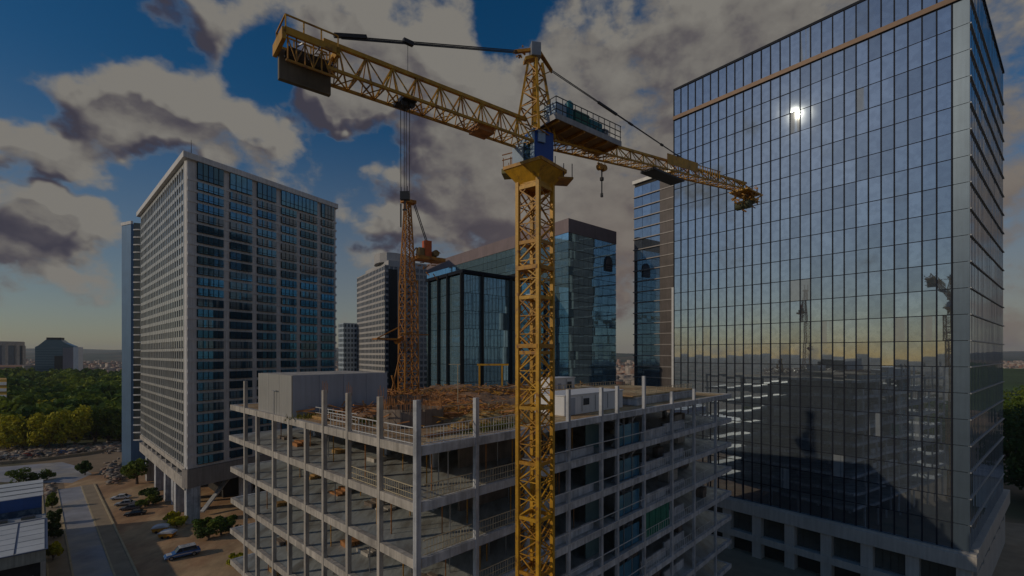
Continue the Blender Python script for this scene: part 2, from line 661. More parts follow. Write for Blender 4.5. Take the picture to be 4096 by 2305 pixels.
# ================================================================== FAR TOWN (uncountable)
tw_m = mat('town_walls', (.42, .35, .29), .9, var=.5, vs=.03, col2=(.30, .14, .09), s2=.02)
TV, TF = [], []


def town_box(x, y, w, d, h, a):
    c, s = math.cos(a), math.sin(a)
    i = len(TV)
    for z in (0, h):
        for ux, uy in ((-w, -d), (w, -d), (w, d), (-w, d)):
            TV.append((x + ux * c - uy * s, y + ux * s + uy * c, z))
    for q in ((0, 1, 5, 4), (1, 2, 6, 5), (2, 3, 7, 6), (3, 0, 4, 7), (4, 5, 6, 7)):
        TF.append(tuple(i + z for z in q))


for i in range(5200):
    y = 620 * (4.6 ** random.random())
    x = y * random.uniform(-1.25, 1.35)
    if y < 780 and x < -300 and x > -900:
        continue
    if -760 < x < -520 and 700 < y < 960:
        continue
    town_box(x, y, random.uniform(4, 11), random.uniform(4, 9), random.uniform(3, 9) + (random.random() < .04) * 12, random.uniform(0, 3))
tob = mesh_np('far_town', TV, TF, tw_m, kind='stuff')
tag(tob, 'tiny pale and red roofed houses crowding the distant plain', 'town')

# ================================================================== HOTEL TOWER (left)
M_hglass = glass('hotel_glass', (.10, .26, .40), .7, .06, .68, .006, .5, rand=.45, blind=.3)
M_hwall = mat('hotel_concrete', (.78, .765, .77), .75, var=.12, vs=.3, streak=.28)
M_hgrid = mat('hotel_side_grid', (.60, .59, .56), .38, metal=.35, var=.16, vs=.15, streak=.15)
M_hside = glass('hotel_side_glass', (.16, .17, .16), .6, .08, .55, .02, .3)
M_mull = mat('mullion_dark', (.03, .035, .045), .5, metal=.4, var=.1)
H0 = Vector((-85.6, 125.6, 0))
hotel = thing('hotel_tower', H0, 'tall grey concrete tower with blue glass bays standing on bare pillars', 'building')
HR = Face(H0, (.4715, .882), (.882, -.4715))
HL = Face(H0, (-.711, .703), (-.703, -.711))
RL, LL = 49.0, 73.6
ZB, ZT = 12.6, 98.0
FH = (ZT - 6.6 - 15.0) / 27.0        # 27 storeys plus a tall top row
Z1 = 15.0


def hp(tl, tr):
    v = H0 + HL.d * tl + HR.d * tr
    return (v.x, v.y)


mb = MB()
mb.prism([hp(1.2, 1.2), hp(LL - .6, 1.2), hp(LL - .6, RL - .6), hp(1.2, RL - .6)], ZB + .5, ZT - 1.6)
mb.build('body', M_dark, hotel)
# overhanging roof slab
mb = MB()
mb.prism([hp(-1.0, -1.1), hp(LL + 3, -1.1), hp(LL + 3, RL + .7), hp(-1.0, RL + .7)], ZT - 1.6, ZT)
mb.build('roof_slab', M_hwall, hotel, bevel=.08)
# right face: columns, bands, windows
cols = [(.0, 2.4), (9.3, 11.2), (17.7, 19.4), (25.5, 27.4), (32.8, 34.4), (40.8, 42.6), (47.9, 49.0)]
for a, b in cols:
    mb = MB()
    short = a == 32.8
    HR.box(mb, a, b, -1.3, .10, ZB + 2.4, ZT - 1.605 - (4.95 if short else 0))
    mb.build('column', M_hwall, hotel)
for i in range(28):
    z = Z1 + i * FH
    mb = MB()
    HR.box(mb, .02, 49.3, -1.25, .24, z - .38, z + .38)
    mb.build('floor_band', M_hwall, hotel)
win_me, fr_me = {}, {}
for bi in range(6):
    w = cols[bi + 1][0] - cols[bi][1]
    for top in (0, 1):
        h = FH - .78 if not top else ZT - 1.6 - (Z1 + 27 * FH) - .40
        if top and bi == 3:
            w = 40.8 - 27.4
        g, fr = MB(), MB()
        n = max(3, int(round(w / 1.45)))
        for q in range(n):
            x0, x1 = w * q / n, w * (q + 1) / n
            j1, j2 = random.uniform(-.03, .03), random.uniform(-.02, .02)
            g.box((x0 + .02, -.62 + j1, 0), (x1 - x0 - .04, j2, 0), (0, .05, 0), (0, 0, h))
            if q:
                fr.aab(x0 - .05, x0 + .05, -.74, -.56, 0, h)
        fr.aab(0, w, -.74, -.56, 0, .08).aab(0, w, -.73, -.57, h * .28, h * .28 + .06)
        win_me[bi, top] = piece_mesh('window', g, M_hglass)
        fr_me[bi, top] = piece_mesh('window_frame', fr, M_mull)
for bi in range(6):
    for i in range(28):
        top = int(i == 27)
        if top and bi == 4:
            continue
        z = Z1 + i * FH + .39
        wo_ = inst('window', win_me[bi, top], HR.p(cols[bi][1], 0, z), (0, 0, HR.rot), hotel)
        f_ = bpy.data.objects.new('window_frame', fr_me[bi, top])
        COL.objects.link(f_)
        f_.parent = wo_
# balcony nosings at the far right end
# left face: fine grid (cells far under ten pixels) as one part
mb, gb = MB(), MB()
NC = 25
cw = (LL - 1.0) / NC
for i in range(NC + 1):
    t = .5 + i * cw
    HL.box(mb, t - .28, t + .28, -.9, .12, Z1 + .2, ZT - 1.7)
for i in range(29):
    z = Z1 + i * FH if i < 28 else ZT - 2.6
    th = .40 if z < 47 else .72
    HL.box(mb, .22, LL, -.9, .04, z - .35, z + th)
gr = mb.build('side_grid', M_hgrid, hotel)
gr["kind"] = "stuff"
mb = MB()
for i in range(11, 28):                       # upper storeys: polished pale spandrels, small lights
    z = Z1 + i * FH
    for j in range(NC):
        t = .5 + j * cw
        HL.box(mb, t + .28, t + cw * .52, -.5, -.02 + random.uniform(-.02, .02), z + .72, z + FH - .35)
gr = mb.build('side_spandrels', mat('polished_spandrel', (.62, .62, .58), .16, metal=.75, var=.12, vs=.2), hotel)
gr["kind"] = "stuff"
for i in range(28):
    z = Z1 + i * FH
    for j in range(NC):
        t = .5 + j * cw
        q = random.uniform(-.02, .02)
        gb.quad(HL.p(t, -.45 + q, z + .3), HL.p(t + cw, -.45 - q, z + .3), HL.p(t + cw, -.45 - q * .5, z + FH - .3), HL.p(t, -.45 + q * .5, z + FH - .3))
sg = gb.build('side_glazing', M_hside, hotel)
sg["kind"] = "stuff"
# transfer girders, mezzanine strip, pillars
mb = MB()
HR.box(mb, -.2, 49.6, -2.0, .55, 9.6, 14.5)
mb.build('transfer_girder', mat('girder_concrete', (.33, .30, .28), .85, var=.15, vs=.3, streak=.3), hotel)
mb = MB()
HL.box(mb, .6, LL, -2.0, .45, 9.0, 12.2)
mb.build('transfer_girder', M_concw, hotel)
mb = MB()
HL.box(mb, .6, LL, -1.6, .30, 13.6, 15.0)
mb.build('sill_band', M_concw, hotel)
for j in range(9):
    mb = MB()
    HL.box(mb, 3 + j * 7.8, 9.6 + j * 7.8, -1.0, -.6, 12.2, 13.6)
    mb.build('mezzanine_window', M_hside, hotel)
    mb = MB()
    HL.box(mb, 2.2 + j * 7.8 if j else .6, 3 + j * 7.8, -1.6, .28, 12.2, 13.6)
    mb.build('mezzanine_pier', M_concw, hotel)
for t in (1.2, 14.5, 29, 45, 62):
    mb = MB()
    HL.box(mb, t - 1.2, t + 1.4, -3.0, .10, 0, 9.0 if t > 2 else 9.59)
    mb.build('pillar', M_conc, hotel, bevel=.15)
for t in (17, 33, 47):
    mb = MB()
    HR.box(mb, t - 1.1, t + 1.1, -3.2, -.4, 0, 9.59)
    mb.build('pillar', M_conc, hotel, bevel=.15)
for s_ in (10, 22):
    for t in (8, 24, 40):
        mb = MB()
        HR.box(mb, t - .6, t + .6, -s_ - .6, -s_ + .6, 0, 12.2)
        mb.build('inner_post', M_conc, hotel)
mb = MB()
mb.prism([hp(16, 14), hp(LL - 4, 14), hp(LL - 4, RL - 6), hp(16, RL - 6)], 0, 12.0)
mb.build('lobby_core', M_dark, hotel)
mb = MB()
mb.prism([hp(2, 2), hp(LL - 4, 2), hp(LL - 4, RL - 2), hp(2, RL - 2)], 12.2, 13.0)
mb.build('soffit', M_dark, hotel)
mb = MB()
for q in range(2):
    mb.bar(HR.p(6 + 14 * q, -4, 1), HR.p(18 + 14 * q, -9, 9.2), 1.2, .5)
mb.build('ramp', M_conc, hotel)
mb = MB()
mb.tube(HR.p(1.6, -1, ZT), HR.p(1.6, -1, ZT + 4.2), .12, 6, .05)
mb.build('antenna', M_cable, hotel)

# slim wing tower behind it
SW = Vector((-149.4, 187, 0))
wing = thing('slim_tower', SW, 'slim tower with flat blue side and curved balcony bays behind the concrete tower', 'building')
wf = Face(SW, (.93, .36), (.36, -.93))
wl = Face(SW, (-.90, .436), (-.436, -.90))
mb = MB()
WT = 96.0
pl = [wf.p(0, 0, 0), wf.p(9, 0, 0), wf.p(9, -20, 0), wl.p(6.6, 0, 0) + Vector((-1, 16, 0)), wl.p(6.6, 0, 0)]
mb.prism([(p.x, p.y) for p in pl], 0, WT)
mb.build('body', mat('wing_blue', (.10, .19, .33), .4, metal=.3, var=.12, vs=.2, streak=.2), wing)
mb = MB()
wl.box(mb, -.3, 6.9, -.6, .2, WT, WT + 1.2)
mb.build('parapet', M_hwall, wing)
for i in range(29):
    z = 11 + i * 2.95
    mb = MB()
    pts = []
    for q in range(7):
        fx = q / 6
        b_ = wf.p(.7 + fx * 7.0, 1.3 * math.sin(fx * math.pi), 0)
        pts.append((b_.x, b_.y))
    pts += [((wf.p(7.7, -.1, 0)).x, (wf.p(7.7, -.1, 0)).y), ((wf.p(.7, -.1, 0)).x, (wf.p(.7, -.1, 0)).y)]
    mb.prism(pts, z, z + .45)
    mb.build('balcony', M_hwall, wing)
    mb = MB()
    wf.box(mb, .9, 4.0, .02, .12, z + .45, z + 2.95)
    wf.box(mb, 4.35, 7.5, .02, .10, z + .45, z + 2.95)
    mb.build('bay_window', M_hside, wing)
mb = MB()
wf.box(mb, 4.0, 4.34, -.1, 1.35, 9, WT)
mb.build('bay_rib', M_hwall, wing)

# ================================================================== BUILDING UNDER CONSTRUCTION (centre)
C0 = Vector((-6.7, 33.5, 0))
site = thing('unfinished_building', C0, 'unfinished concrete frame building with open floors and a rubble covered roof', 'building')
CA = Face(C0, (-.725, .688), (-.688, -.725))       # left face
CB = Face(C0, (.688, .725), (.725, -.688))         # right face
LA, LB = 41.0, 62.3
colA = [5.0, 10.0, 14.5, 18.3, 22.3, 26.5, 31.5, 35.6]
colB = [5.7, 11.8, 17.8, 23.6, 26.8, 32.9, 40.4, 47.5, 55.6]
TOPZ = 38.45
zr = TOPZ - .03
NF = 9


def cp(a, b, z=0):
    return C0 + CA.d * a + CB.d * b + Vector((0, 0, z))


for kf in range(NF):
    zt = TOPZ - 4.0 * kf
    jog = [0, .5, 0, -.15, .1, .0, .1, 0, 0][kf]
    mb = MB()
    mb.box(cp(.46, .46, zt - .36), CA.d * (LA - .9 + jog), CB.d * (LB - .9), (0, 0, .32))
    sl = mb.build('floor_slab', M_roofd if kf == 0 else M_deck, site)
    mb = MB()
    mb.box(cp(-.02, -.02, zt - .66), CA.d * (LA + jog), CB.d * .47, (0, 0, .66))
    mb.build('edge_beam', M_concw, sl)  # left beam: the sun's warm tone is put into the concrete colour
    mb = MB()
    mb.box(cp(-.04, .46, zt - .665), CB.d * (LB - .46), CA.d * .47, (0, 0, .662))
    mb.build('edge_beam', M_conc, sl)  # right beam: same concrete in a bluish copy, shade tone put into colour
    mb = MB()
    mb.box(cp(LA + jog - .45, .46, zt - .60), CB.d * (LB - .5), CA.d * .43, (0, 0, .6))
    mb.build('edge_beam', M_conc, sl)
    mb = MB()
    mb.box(cp(.5, LB - .42, zt - .60), CA.d * (LA - 1), CB.d * .40, (0, 0, .6))
    mb.build('edge_beam', M_conc, sl)
# slab edge joint plates, cross beams under decks
for kf in range(6):
    zt = TOPZ - 4.0 * kf
    for b in (11.8, 23.6, 32.9, 47.5):
        mb = MB()
        mb.box(cp(.5, b - .2, zt - .95), CA.d * (LA - 1), CB.d * .4, (0, 0, .585))
        mb.build('cross_beam', M_conc, site)
    for a in colA[1::2]:
        mb = MB()
        mb.box(cp(a - .2, .5, zt - .90), CB.d * (LB - 1), CA.d * .4, (0, 0, .53))
        mb.build('cross_beam', M_conc, site)


def column(a, b, ztop, w=.5, m=M_conc, name='column'):
    mb = MB()
    mb.box(cp(a, b, 0), CA.d * w, CB.d * w, (0, 0, ztop))
    return mb.build(name, m, site, bevel=.02)


column(-.07, -.07, TOPZ + 3.3, .42)
for i, a in enumerate(colA):
    column(a - .19, -.07, TOPZ + (3.25 if a in (5.0, 10.0, 14.5, 35.6) else -.05), .38, M_concw)  # left columns take the warm copy, sunlight put into the colour
for i, b in enumerate(colB):
    column(-.09, b - .18, TOPZ + (3.1 if b in (5.7, 17.8) else 3.0 if b in (23.6, 26.8) else 3.9 if b == 32.9 else 1.6 if b in (40.4, 47.5) else -.05), .36)
for a in (8.0, 16.0, 24.0, 33.0):
    for b in (7.5, 15.0, 24.0, 33.0, 44.0, 55.0):
        column(a, b, TOPZ - .37, .55, M_conc, 'inner_column')
column(LA - .5, LB - .5, TOPZ - .05, .48)
# core and partition walls inside
for kf in range(1, 7):
    zt = TOPZ - 4.0 * kf
    zz = zt - .03
    mb = MB()
    mb.box(cp(6.0, 9.0, zz), CB.d * 9.5, CA.d * .25, (0, 0, 3.05))
    mb.build('partition_wall', M_wall, site)
    mb = MB()
    mb.box(cp(13, 24.3, zz), CB.d * 30, CA.d * .25, (0, 0, 3.05))
    mb.build('partition_wall', M_wall, site)
    mb = MB()
    mb.box(cp(9.5, 19.5, zz), CB.d * 4.2, CA.d * 9, (0, 0, 3.05))
    mb.build('lift_core', M_conc, site)
    mb = MB()
    mb.box(cp(20, 17, zz), CB.d * .25, CA.d * 19, (0, 0, 3.0))
    mb.build('partition_wall', M_wall, site)
    for q in range(5):
        mb = MB()
        a_, b_ = random.uniform(1.5, 8), random.uniform(34, 58)
        mb.box(cp(a_, b_, zz), CB.d * random.uniform(1.0, 3.5), CA.d * random.uniform(.5, 1.6), (0, 0, random.uniform(.3, 1.6)))
        mb.build('block_stack', M_concw if q % 2 else M_wall, site)
    mb = MB()
    mb.box(cp(.75, 33.5, zz), CB.d * 6.5, CA.d * .2, (0, 0, 1.1))
    mb.build('parapet', M_conc, site)
    mb = MB()
    mb.box(cp(1.4, 41, zz), CB.d * 6.2, CA.d * .25, (0, 0, 1.15 if kf != 3 else .7))
    mb.build('parapet', M_conc, site)
    mb = MB()
    mb.box(cp(.8, 12.2, zz), CB.d * 11.0, CA.d * .18, (0, 0, .8))
    mb.build('parapet', M_conc, site)


# railings bay by bay
def railing(face_pts, z, m, hgt=1.05, step=.28, mids=(0.5,), bw=.035, rw=.07):
    a, b = face_pts
    mb = MB()
    d = b - a
    L = d.length
    d.normalize()
    up = Vector((0, 0, 1))
    mb.bar(a + up * (z + hgt), b + up * (z + hgt), rw, rw)
    mb.bar(a + up * (z + .12), b + up * (z + .12), rw * .8, rw * .8)
    for f in mids:
        mb.bar(a + up * (z + hgt * f), b + up * (z + hgt * f), rw * .7, rw * .7)
    if step:
        n = int(L / step)
        for i in range(1, n):
            p = a + d * (L * i / n)
            mb.bar(p + up * z, p + up * (z + hgt), bw * (2 if i % 6 == 0 else 1))
    return mb.build('railing', m, site)


segB = [.5] + colB
segA = [.5] + colA
for kf in (1, 2, 3):
    zt = TOPZ - 4.0 * kf
    for i in (0, 1):
        railing((cp(.25, segB[i] + .3), cp(.25, segB[i + 1] - .3)), zt, M_rail, hgt=1.15)
    railing((cp(segA[0] + .3, .25), cp(segA[1] - .3, .25)), zt, M_rail) if kf == 1 else None
    if kf == 1:
        railing((cp(segA[1] + .3, .25), cp(segA[2] - .3, .25)), zt, M_rail)
for kf in (1, 2, 3, 4, 5):
    zt = TOPZ - 4.0 * kf
    for i in range(2, 6):
        railing((cp(-.16, segB[i] + .05), cp(-.16, segB[i + 1] - .05)), zt, M_railw, hgt=1.25, step=0, mids=(), rw=.075)
    for i in range(6, 9):
        railing((cp(.2, segB[i] + .3), cp(.2, segB[i + 1] - .3)), zt, M_railw, hgt=1.1, step=.6, mids=(), rw=.05)
for i in range(0, 3):
    railing((cp(segA[i] + .3, .3), cp(segA[i + 1] - .3, .3)), TOPZ, M_railw, hgt=1.25, step=.55, mids=(.55,), bw=.03)
for i in range(0, 2):
    railing((cp(.3, segB[i] + .3), cp(.3, segB[i + 1] - .3)), TOPZ, M_railw, hgt=1.3, step=.3, mids=(.5,), bw=.03)
railing((cp(9.0, 3), cp(9.0, 24)), TOPZ, M_rail, hgt=1.4, step=2.1, mids=(.55,), rw=.06, bw=.08)
railing((cp(12.0, 2.0), cp(20.5, 2.0)), TOPZ, M_railw, hgt=1.1, step=.9, mids=(.5,), rw=.06)

# blue glazed stair bay
M_bglass = glass('stair_glass', (.10, .30, .46), .6, .08, .5, .01, .8, rand=.3)
M_tglass = glass('hoarding_teal', (.16, .26, .27), .4, .25, .2, .02, .8, rand=.2)
for kf in range(1, 7):
    zt = TOPZ - 4.0 * kf
    for q in range(3):
        mb = MB()
        b0 = 27.15 + q * 1.85
        mb.box(cp(.55 + random.uniform(0, .04), b0, zt + .02), CB.d * 1.8, CA.d * .06, (0, 0, 2.35))
        gp_ = mb.build('glass_panel', M_bglass, site)
        mb = MB()
        mb.box(cp(.48, b0 - .05, zt + .02), CB.d * .07, CA.d * .2, (0, 0, 3.25))
        mb.build('mullion', M_steel, gp_)
    mb = MB()
    mb.bar(cp(.9, 27.1, zt + .2), cp(.9, 32.4, zt + 3.2), .22, .12)
    mb.bar(cp(2.2, 27.1, zt + 3.2), cp(2.2, 32.4, zt + 1.7), .9, .12)
    mb.build('stair_flight', M_conc, site)
    mb = MB()
    mb.box(cp(2.3, 23.95, zt - .03), CB.d * 2.6, CA.d * .08, (0, 0, 3.2))
    mb.build('glass_panel', M_tglass, site)
mb = MB()
for q in range(9):
    mb.box(cp(.30 + (q % 2) * .06, 33.3 + q * .75, TOPZ - 16.0 + .03), CB.d * .76, CA.d * .05, (0, 0, 3.2))
mb.build('safety_net', mat('net_green', (.02, .20, .14), .6, var=.35, vs=.9, streak=.4), site)
# formwork and rebar starters on the top slab edge
for a in (14.5, 10.0, 5.0, .2):
    mb = MB()
    for q in range(4):
        x, y = (q % 2) * .3 + .05, (q // 2) * .3 + .05
        mb.bar(cp(a - .2 + x, .0 + y, TOPZ + 3.0), cp(a - .2 + x, .0 + y, TOPZ + 3.9 + random.uniform(-.2, .3)), .03)
    mb.build('rebar_starter', M_rust, site)

# shoring props standing on the open floors
pr_ = MB()
pr_.tube((0, 0, 0), (0, 0, 3.0), .05, 6)
pr_.aab(-.12, .12, -.12, .12, 2.98, 3.03)
prop_me = [piece_mesh('prop', pr_, m_) for m_ in (M_rust, M_yel2, M_steel)]
rp_ = random.Random(21)
for kf in range(1, 6):
    for q in range(22):
        a_, b_ = (rp_.uniform(1.5, 34), rp_.uniform(1.2, 6)) if q % 2 else (rp_.uniform(1.2, 5), rp_.uniform(2, 22))
        inst('prop', prop_me[q % 3], cp(a_, b_, TOPZ - 4 * kf - .04), (0, 0, rp_.uniform(0, 3)), site)
    for q in range(4):
        mb = MB()
        a_, b_ = rp_.uniform(3, 34), rp_.uniform(1.5, 5)
        for w_ in range(3):
            mb.box(cp(a_, b_ + w_ * .5, TOPZ - 4 * kf - .03), CA.d * rp_.uniform(1.0, 2.2), CB.d * .42, (0, 0, rp_.uniform(.12, .5)))
        mb.build('material_pallet', (M_plank, M_concw, M_rust, M_wall)[q], site)

# ---- things on the roof
def bundle(a, b, rot, n, L, label):
    t_ = thing('rebar_bundle', cp(a, b, zr), label, 'rebar')
    u = CA.d * math.cos(rot) + CB.d * math.sin(rot)
    v = CB.d * math.cos(rot) - CA.d * math.sin(rot)
    for q in range(n):
        mb = MB()
        p = cp(a, b, zr + .06 + .07 * (q // 6)) + v * (.09 * (q % 6)) + u * random.uniform(-.3, .3)
        mb.bar(p, p + u * L + v * random.uniform(-.1, .1), .06)
        mb.build('rod', M_rust, t_)


bundle(3.0, 3.0, 1.5, 18, 6, 'bundle of rusty rods beside the right roof edge near the corner')
bundle(16.0, 5.0, .05, 18, 7, 'bundle of rusty rods parallel to the left roof edge')
bundle(12.5, 13.0, .7, 18, 8, 'bundle of rusty rods lying diagonally in front of the spoil heap')
bundle(20, 14.0, 1.2, 18, 8, 'bundle of rusty rods beside the grey rooftop box')
# big clad enclosure on the left
enc = thing('rooftop_enclosure', cp(22.5, .4, TOPZ - .03), 'large blank grey blue panelled box on the left of the unfinished roof', 'enclosure')
mb = MB()
mb.box(cp(22.62, .52, zr), CA.d * 9.3, CB.d * 10.9, (0, 0, 4.28))
mb.build('core', M_dark, enc)
for q in range(3):
    mb = MB()
    mb.box(cp(22.5 + q * 3.18, .36, zr), CA.d * 3.15, CB.d * .14, (0, 0, 4.35))
    mb.build('wall_panel', M_panelw, enc)  # left wall: pale copy of the panels, sunlight put into the colour
for q in range(4):
    mb = MB()
    mb.box(cp(22.46, .5 + q * 2.78, zr), CB.d * 2.75, CA.d * .14, (0, 0, 4.35))
    mb.build('wall_panel', M_panel, enc)  # right wall: bluish copy of the same panels, shade put into the colour
mb = MB()
mb.box(cp(22.7, .6, zr + 4.3), CA.d * 9.2, CB.d * 10.7, (0, 0, .06))
mb.build('roof_sheet', M_concw, enc)
mb = MB()
mb.bar(cp(26.6, .15, zr - .3), cp(26.6, .15, zr + 2.6), .07)
mb.bar(cp(26.0, .15, zr + 2.6), cp(27.2, .15, zr + 2.6), .09)
tag(mb.build('floodlight_mast', M_steel), 'thin lamp pole with crossbar in front of the grey rooftop box', 'pole')

M_cglass0 = glass('cabin_glass', (.04, .06, .09), .6, .1, .3)
# white cabins on the right
def cabin(a, b, la, lb, h, label, m=M_white):
    c = thing('site_cabin', cp(a, b, zr), label, 'cabin')
    mb = MB()
    mb.box(cp(a, b, zr), CA.d * la, CB.d * lb, (0, 0, h))
    mb.build('walls', m, c, bevel=.08)
    mb = MB()
    mb.box(cp(a - .1, b - .1, zr + h), CA.d * (la + .2), CB.d * (lb + .2), (0, 0, .12))
    mb.build('roof_edge', m, c, bevel=.03)
    if h > 1.5:
        for q in range(int(lb / 2.6)):
            mb = MB()
            mb.box(cp(a - .06, b + .5 + q * 2.6, zr + .25), CB.d * .06, CA.d * .05, (0, 0, h - .4))
            mb.build('wall_seam', M_steel, c)
        mb = MB()
        mb.box(cp(a - .05, b + 1.0, zr + .05), CB.d * .85, CA.d * .04, (0, 0, min(2.0, h - .3)))
        mb.build('door', M_panel, c)
        mb = MB()
        mb.box(cp(a - .05, b + 3.4, zr + h * .45), CB.d * 1.1, CA.d * .04, (0, 0, h * .35))
        mb.build('window', M_cglass0, c)
    return c


cabin(2.6, 20.5, 4.6, 11.8, 2.1, 'long low white cabin along the right roof edge')
cabin(17.2, 37.0, 3.0, 5.4, 2.8, 'taller white cabin just right of the crane mast')
cabin(2.2, 35, 3.0, 18, .9, 'low white upstand under the brown gravel at the right roof end', M_conc)
mb = MB()
mb.box(cp(2.5, 34.6, zr + 1.021), CB.d * 18.4, CA.d * 14, (0, 0, .25))
gd = mb.build('gravel_deck', M_roofd)
tag(gd, 'raised flat bed of brown gravel on the right roof end', 'gravel')
railing((cp(2.6, 35), cp(2.6, 53)), TOPZ + 1.24, M_rail, hgt=.8, step=.5, mids=(.5,), rw=.05)
railing((cp(15.5, 33), cp(15.5, 58)), TOPZ + .0, M_rail, hgt=1.9, step=.7, mids=(.5, .7), rw=.06)

# spoil heaps
def heap(a, b, ra, rb, h, seed, m, label):
    r = np.random.default_rng(seed)
    n = 30
    V, F = [], []
    ph = r.uniform(0, 6.28, 6)
    for j in range(n + 1):
        for i in range(n + 1):
            u, v = i / n * 2 - 1, j / n * 2 - 1
            rr = math.hypot(u, v)
            z = min(.62, max(0, 1 - rr) ** .7) * 1.25 * h * (.8 + .3 * math.sin(u * 7 + ph[0]) * math.sin(v * 6 + ph[3]) + .25 * math.sin(v * 9 + ph[1]) + .2 * math.sin(u * 17 + v * 13 + ph[2])) + r.uniform(0, .28) * (rr < .95)
            p = cp(a + u * ra, b + v * rb, zr + z - .02)
            V.append(p)
    for j in range(n):
        for i in range(n):
            q = j * (n + 1) + i
            F.append((q, q + 1, q + n + 2, q + n + 1))
    ob = mesh_np('spoil_heap', V, F, m)
    return tag(ob, label, 'heap')


M_spoil = mat('spoil', (.38, .22, .125), .95, var=.5, vs=1.5, col2=(.24, .15, .10), s2=.7, bump=.8, bs=5)
M_straw = mat('dry_straw', (.48, .34, .15), .95, var=.45, vs=1.6, col2=(.30, .20, .08), s2=.9, bump=.8, bs=6)
heap(23, 21, 9, 13, 1.1, 1, M_spoil, 'wide brown spoil heap in the middle of the unfinished roof')
heap(31, 30, 9, 9, 1.5, 2, M_spoil, 'rusty brown heap at the foot of the small crane')
heap(16, 8, 4.5, 5, .9, 3, M_spoil, 'dark brown earth heap beside the round concrete tank')
heap(5.5, 13.2, 3.0, 5.5, .9, 4, M_straw, 'low straw coloured heap beside the crane mast on the roof')
heap(24, 40, 9, 12, 1.2, 5, M_spoil, 'far brown heap near the yellow gate frame on the roof')
# concrete tank with rebar
tank = thing('concrete_tank', cp(9.8, 6.5, zr), 'round open concrete tank wall with rusty bars behind the roof corner', 'tank')
mb = MB()
for q in range(26):
    a0, a1 = 2 * math.pi * q / 26, 2 * math.pi * (q + .96) / 26
    c_ = cp(9.8, 6.5, 0)
    for r0, r1, z0, z1 in ((2.6, 2.85, zr, zr + 1.5),):
        pts = [(c_.x + r0 * math.cos(a0), c_.y + r0 * math.sin(a0)), (c_.x + r1 * math.cos(a0), c_.y + r1 * math.sin(a0)),
               (c_.x + r1 * math.cos(a1), c_.y + r1 * math.sin(a1)), (c_.x + r0 * math.cos(a1), c_.y + r0 * math.sin(a1))]
        mb.prism(pts, z0, z1 + random.uniform(-.1, .15))
mb.build('tank_wall', M_wall, tank)
mb = MB()
for q in range(90):
    a0 = 2 * math.pi * q / 90
    p = c_ + Vector((2.7 * math.cos(a0), 2.7 * math.sin(a0), 0))
    mb.bar(p + Vector((0, 0, zr + 1)), p + Vector((random.uniform(-.08, .08), random.uniform(-.08, .08), zr + 2.4 + random.uniform(-.5, .4))), .035)
mb.build('rebar_ring', M_rust, tank, kind='stuff')
# rebar and scrap (uncountable)
mb = MB()
for q in range(2600):
    a_, b_ = random.choice(((23, 18), (30, 28), (18, 10), (24, 38), (12, 16), (33, 18)))
    a_ += random.gauss(0, 4)
    b_ += random.gauss(0, 5)
    if not (3 < a_ < 39 and 2 < b_ < 58) or (a_ > 21.5 and b_ < 12.5) or (a_ < 16 and 18 < b_ < 33.5) or (b_ > 33.5 and a_ < 17):
        continue
    p = cp(a_, b_, zr + random.uniform(.05, 1.0))
    an = random.uniform(0, 6.28)
    L = random.uniform(.5, 2.6)
    mb.bar(p, p + Vector((math.cos(an) * L, math.sin(an) * L, random.uniform(-.35, .55))), random.choice((.04, .05, .09, .16)))
ob = mb.build('scrap_steel', M_rust, kind='stuff')
tag(ob, 'tangle of rusty bars and scrap strewn over the roof', 'scrap')
mb = MB()
for q in range(900):
    a_, b_ = random.choice(((27, 24), (32, 30), (23, 34), (25, 46), (8, 14)))
    a_ += random.gauss(0, 3)
    b_ += random.gauss(0, 4)
    if not (3 < a_ < 39 and 2 < b_ < 58) or (a_ > 21.5 and b_ < 12.5) or (a_ < 16 and 18 < b_ < 33.5) or (b_ > 33.5 and a_ < 17):
        continue
    p = cp(a_, b_, zr + random.uniform(.2, 1.3))
    an = random.uniform(0, 6.28)
    L = random.uniform(.6, 2.2)
    mb.bar(p, p + Vector((math.cos(an) * L, math.sin(an) * L, random.uniform(-.2, .4))), random.uniform(.08, .25), .05)
ob = mb.build('loose_formwork', M_yel2, kind='stuff')
tag(ob, 'loose yellow formwork boards scattered among the scrap', 'boards')
# timber stacks
def timber(a, b, rot, n, label):
    t_ = thing('timber_stack', cp(a, b, zr), label, 'timber')
    c, s = math.cos(rot), math.sin(rot)
    u = CA.d * c + CB.d * s
    v = CB.d * c - CA.d * s
    for q in range(n):
        lay, col_ = divmod(q, 4)
        mb = MB()
        mb.box(cp(a, b, zr + .16 * lay) + v * (.32 * col_) + u * random.uniform(-.15, .15), u * random.uniform(2.6, 3.2), v * .28, (0, 0, .15))
        mb.build('plank', M_plank, t_)


timber(13.5, 14.0, .1, 8, 'stack of pale planks behind the straw coloured heap')
timber(7.5, 16.8, .9, 8, 'stack of planks beside the long white cabin')
timber(17.5, 1.5, .0, 8, 'stack of planks against the grey rooftop box')
timber(4, 10.5, 1.2, 6, 'short stack of boards near the right roof edge railing')
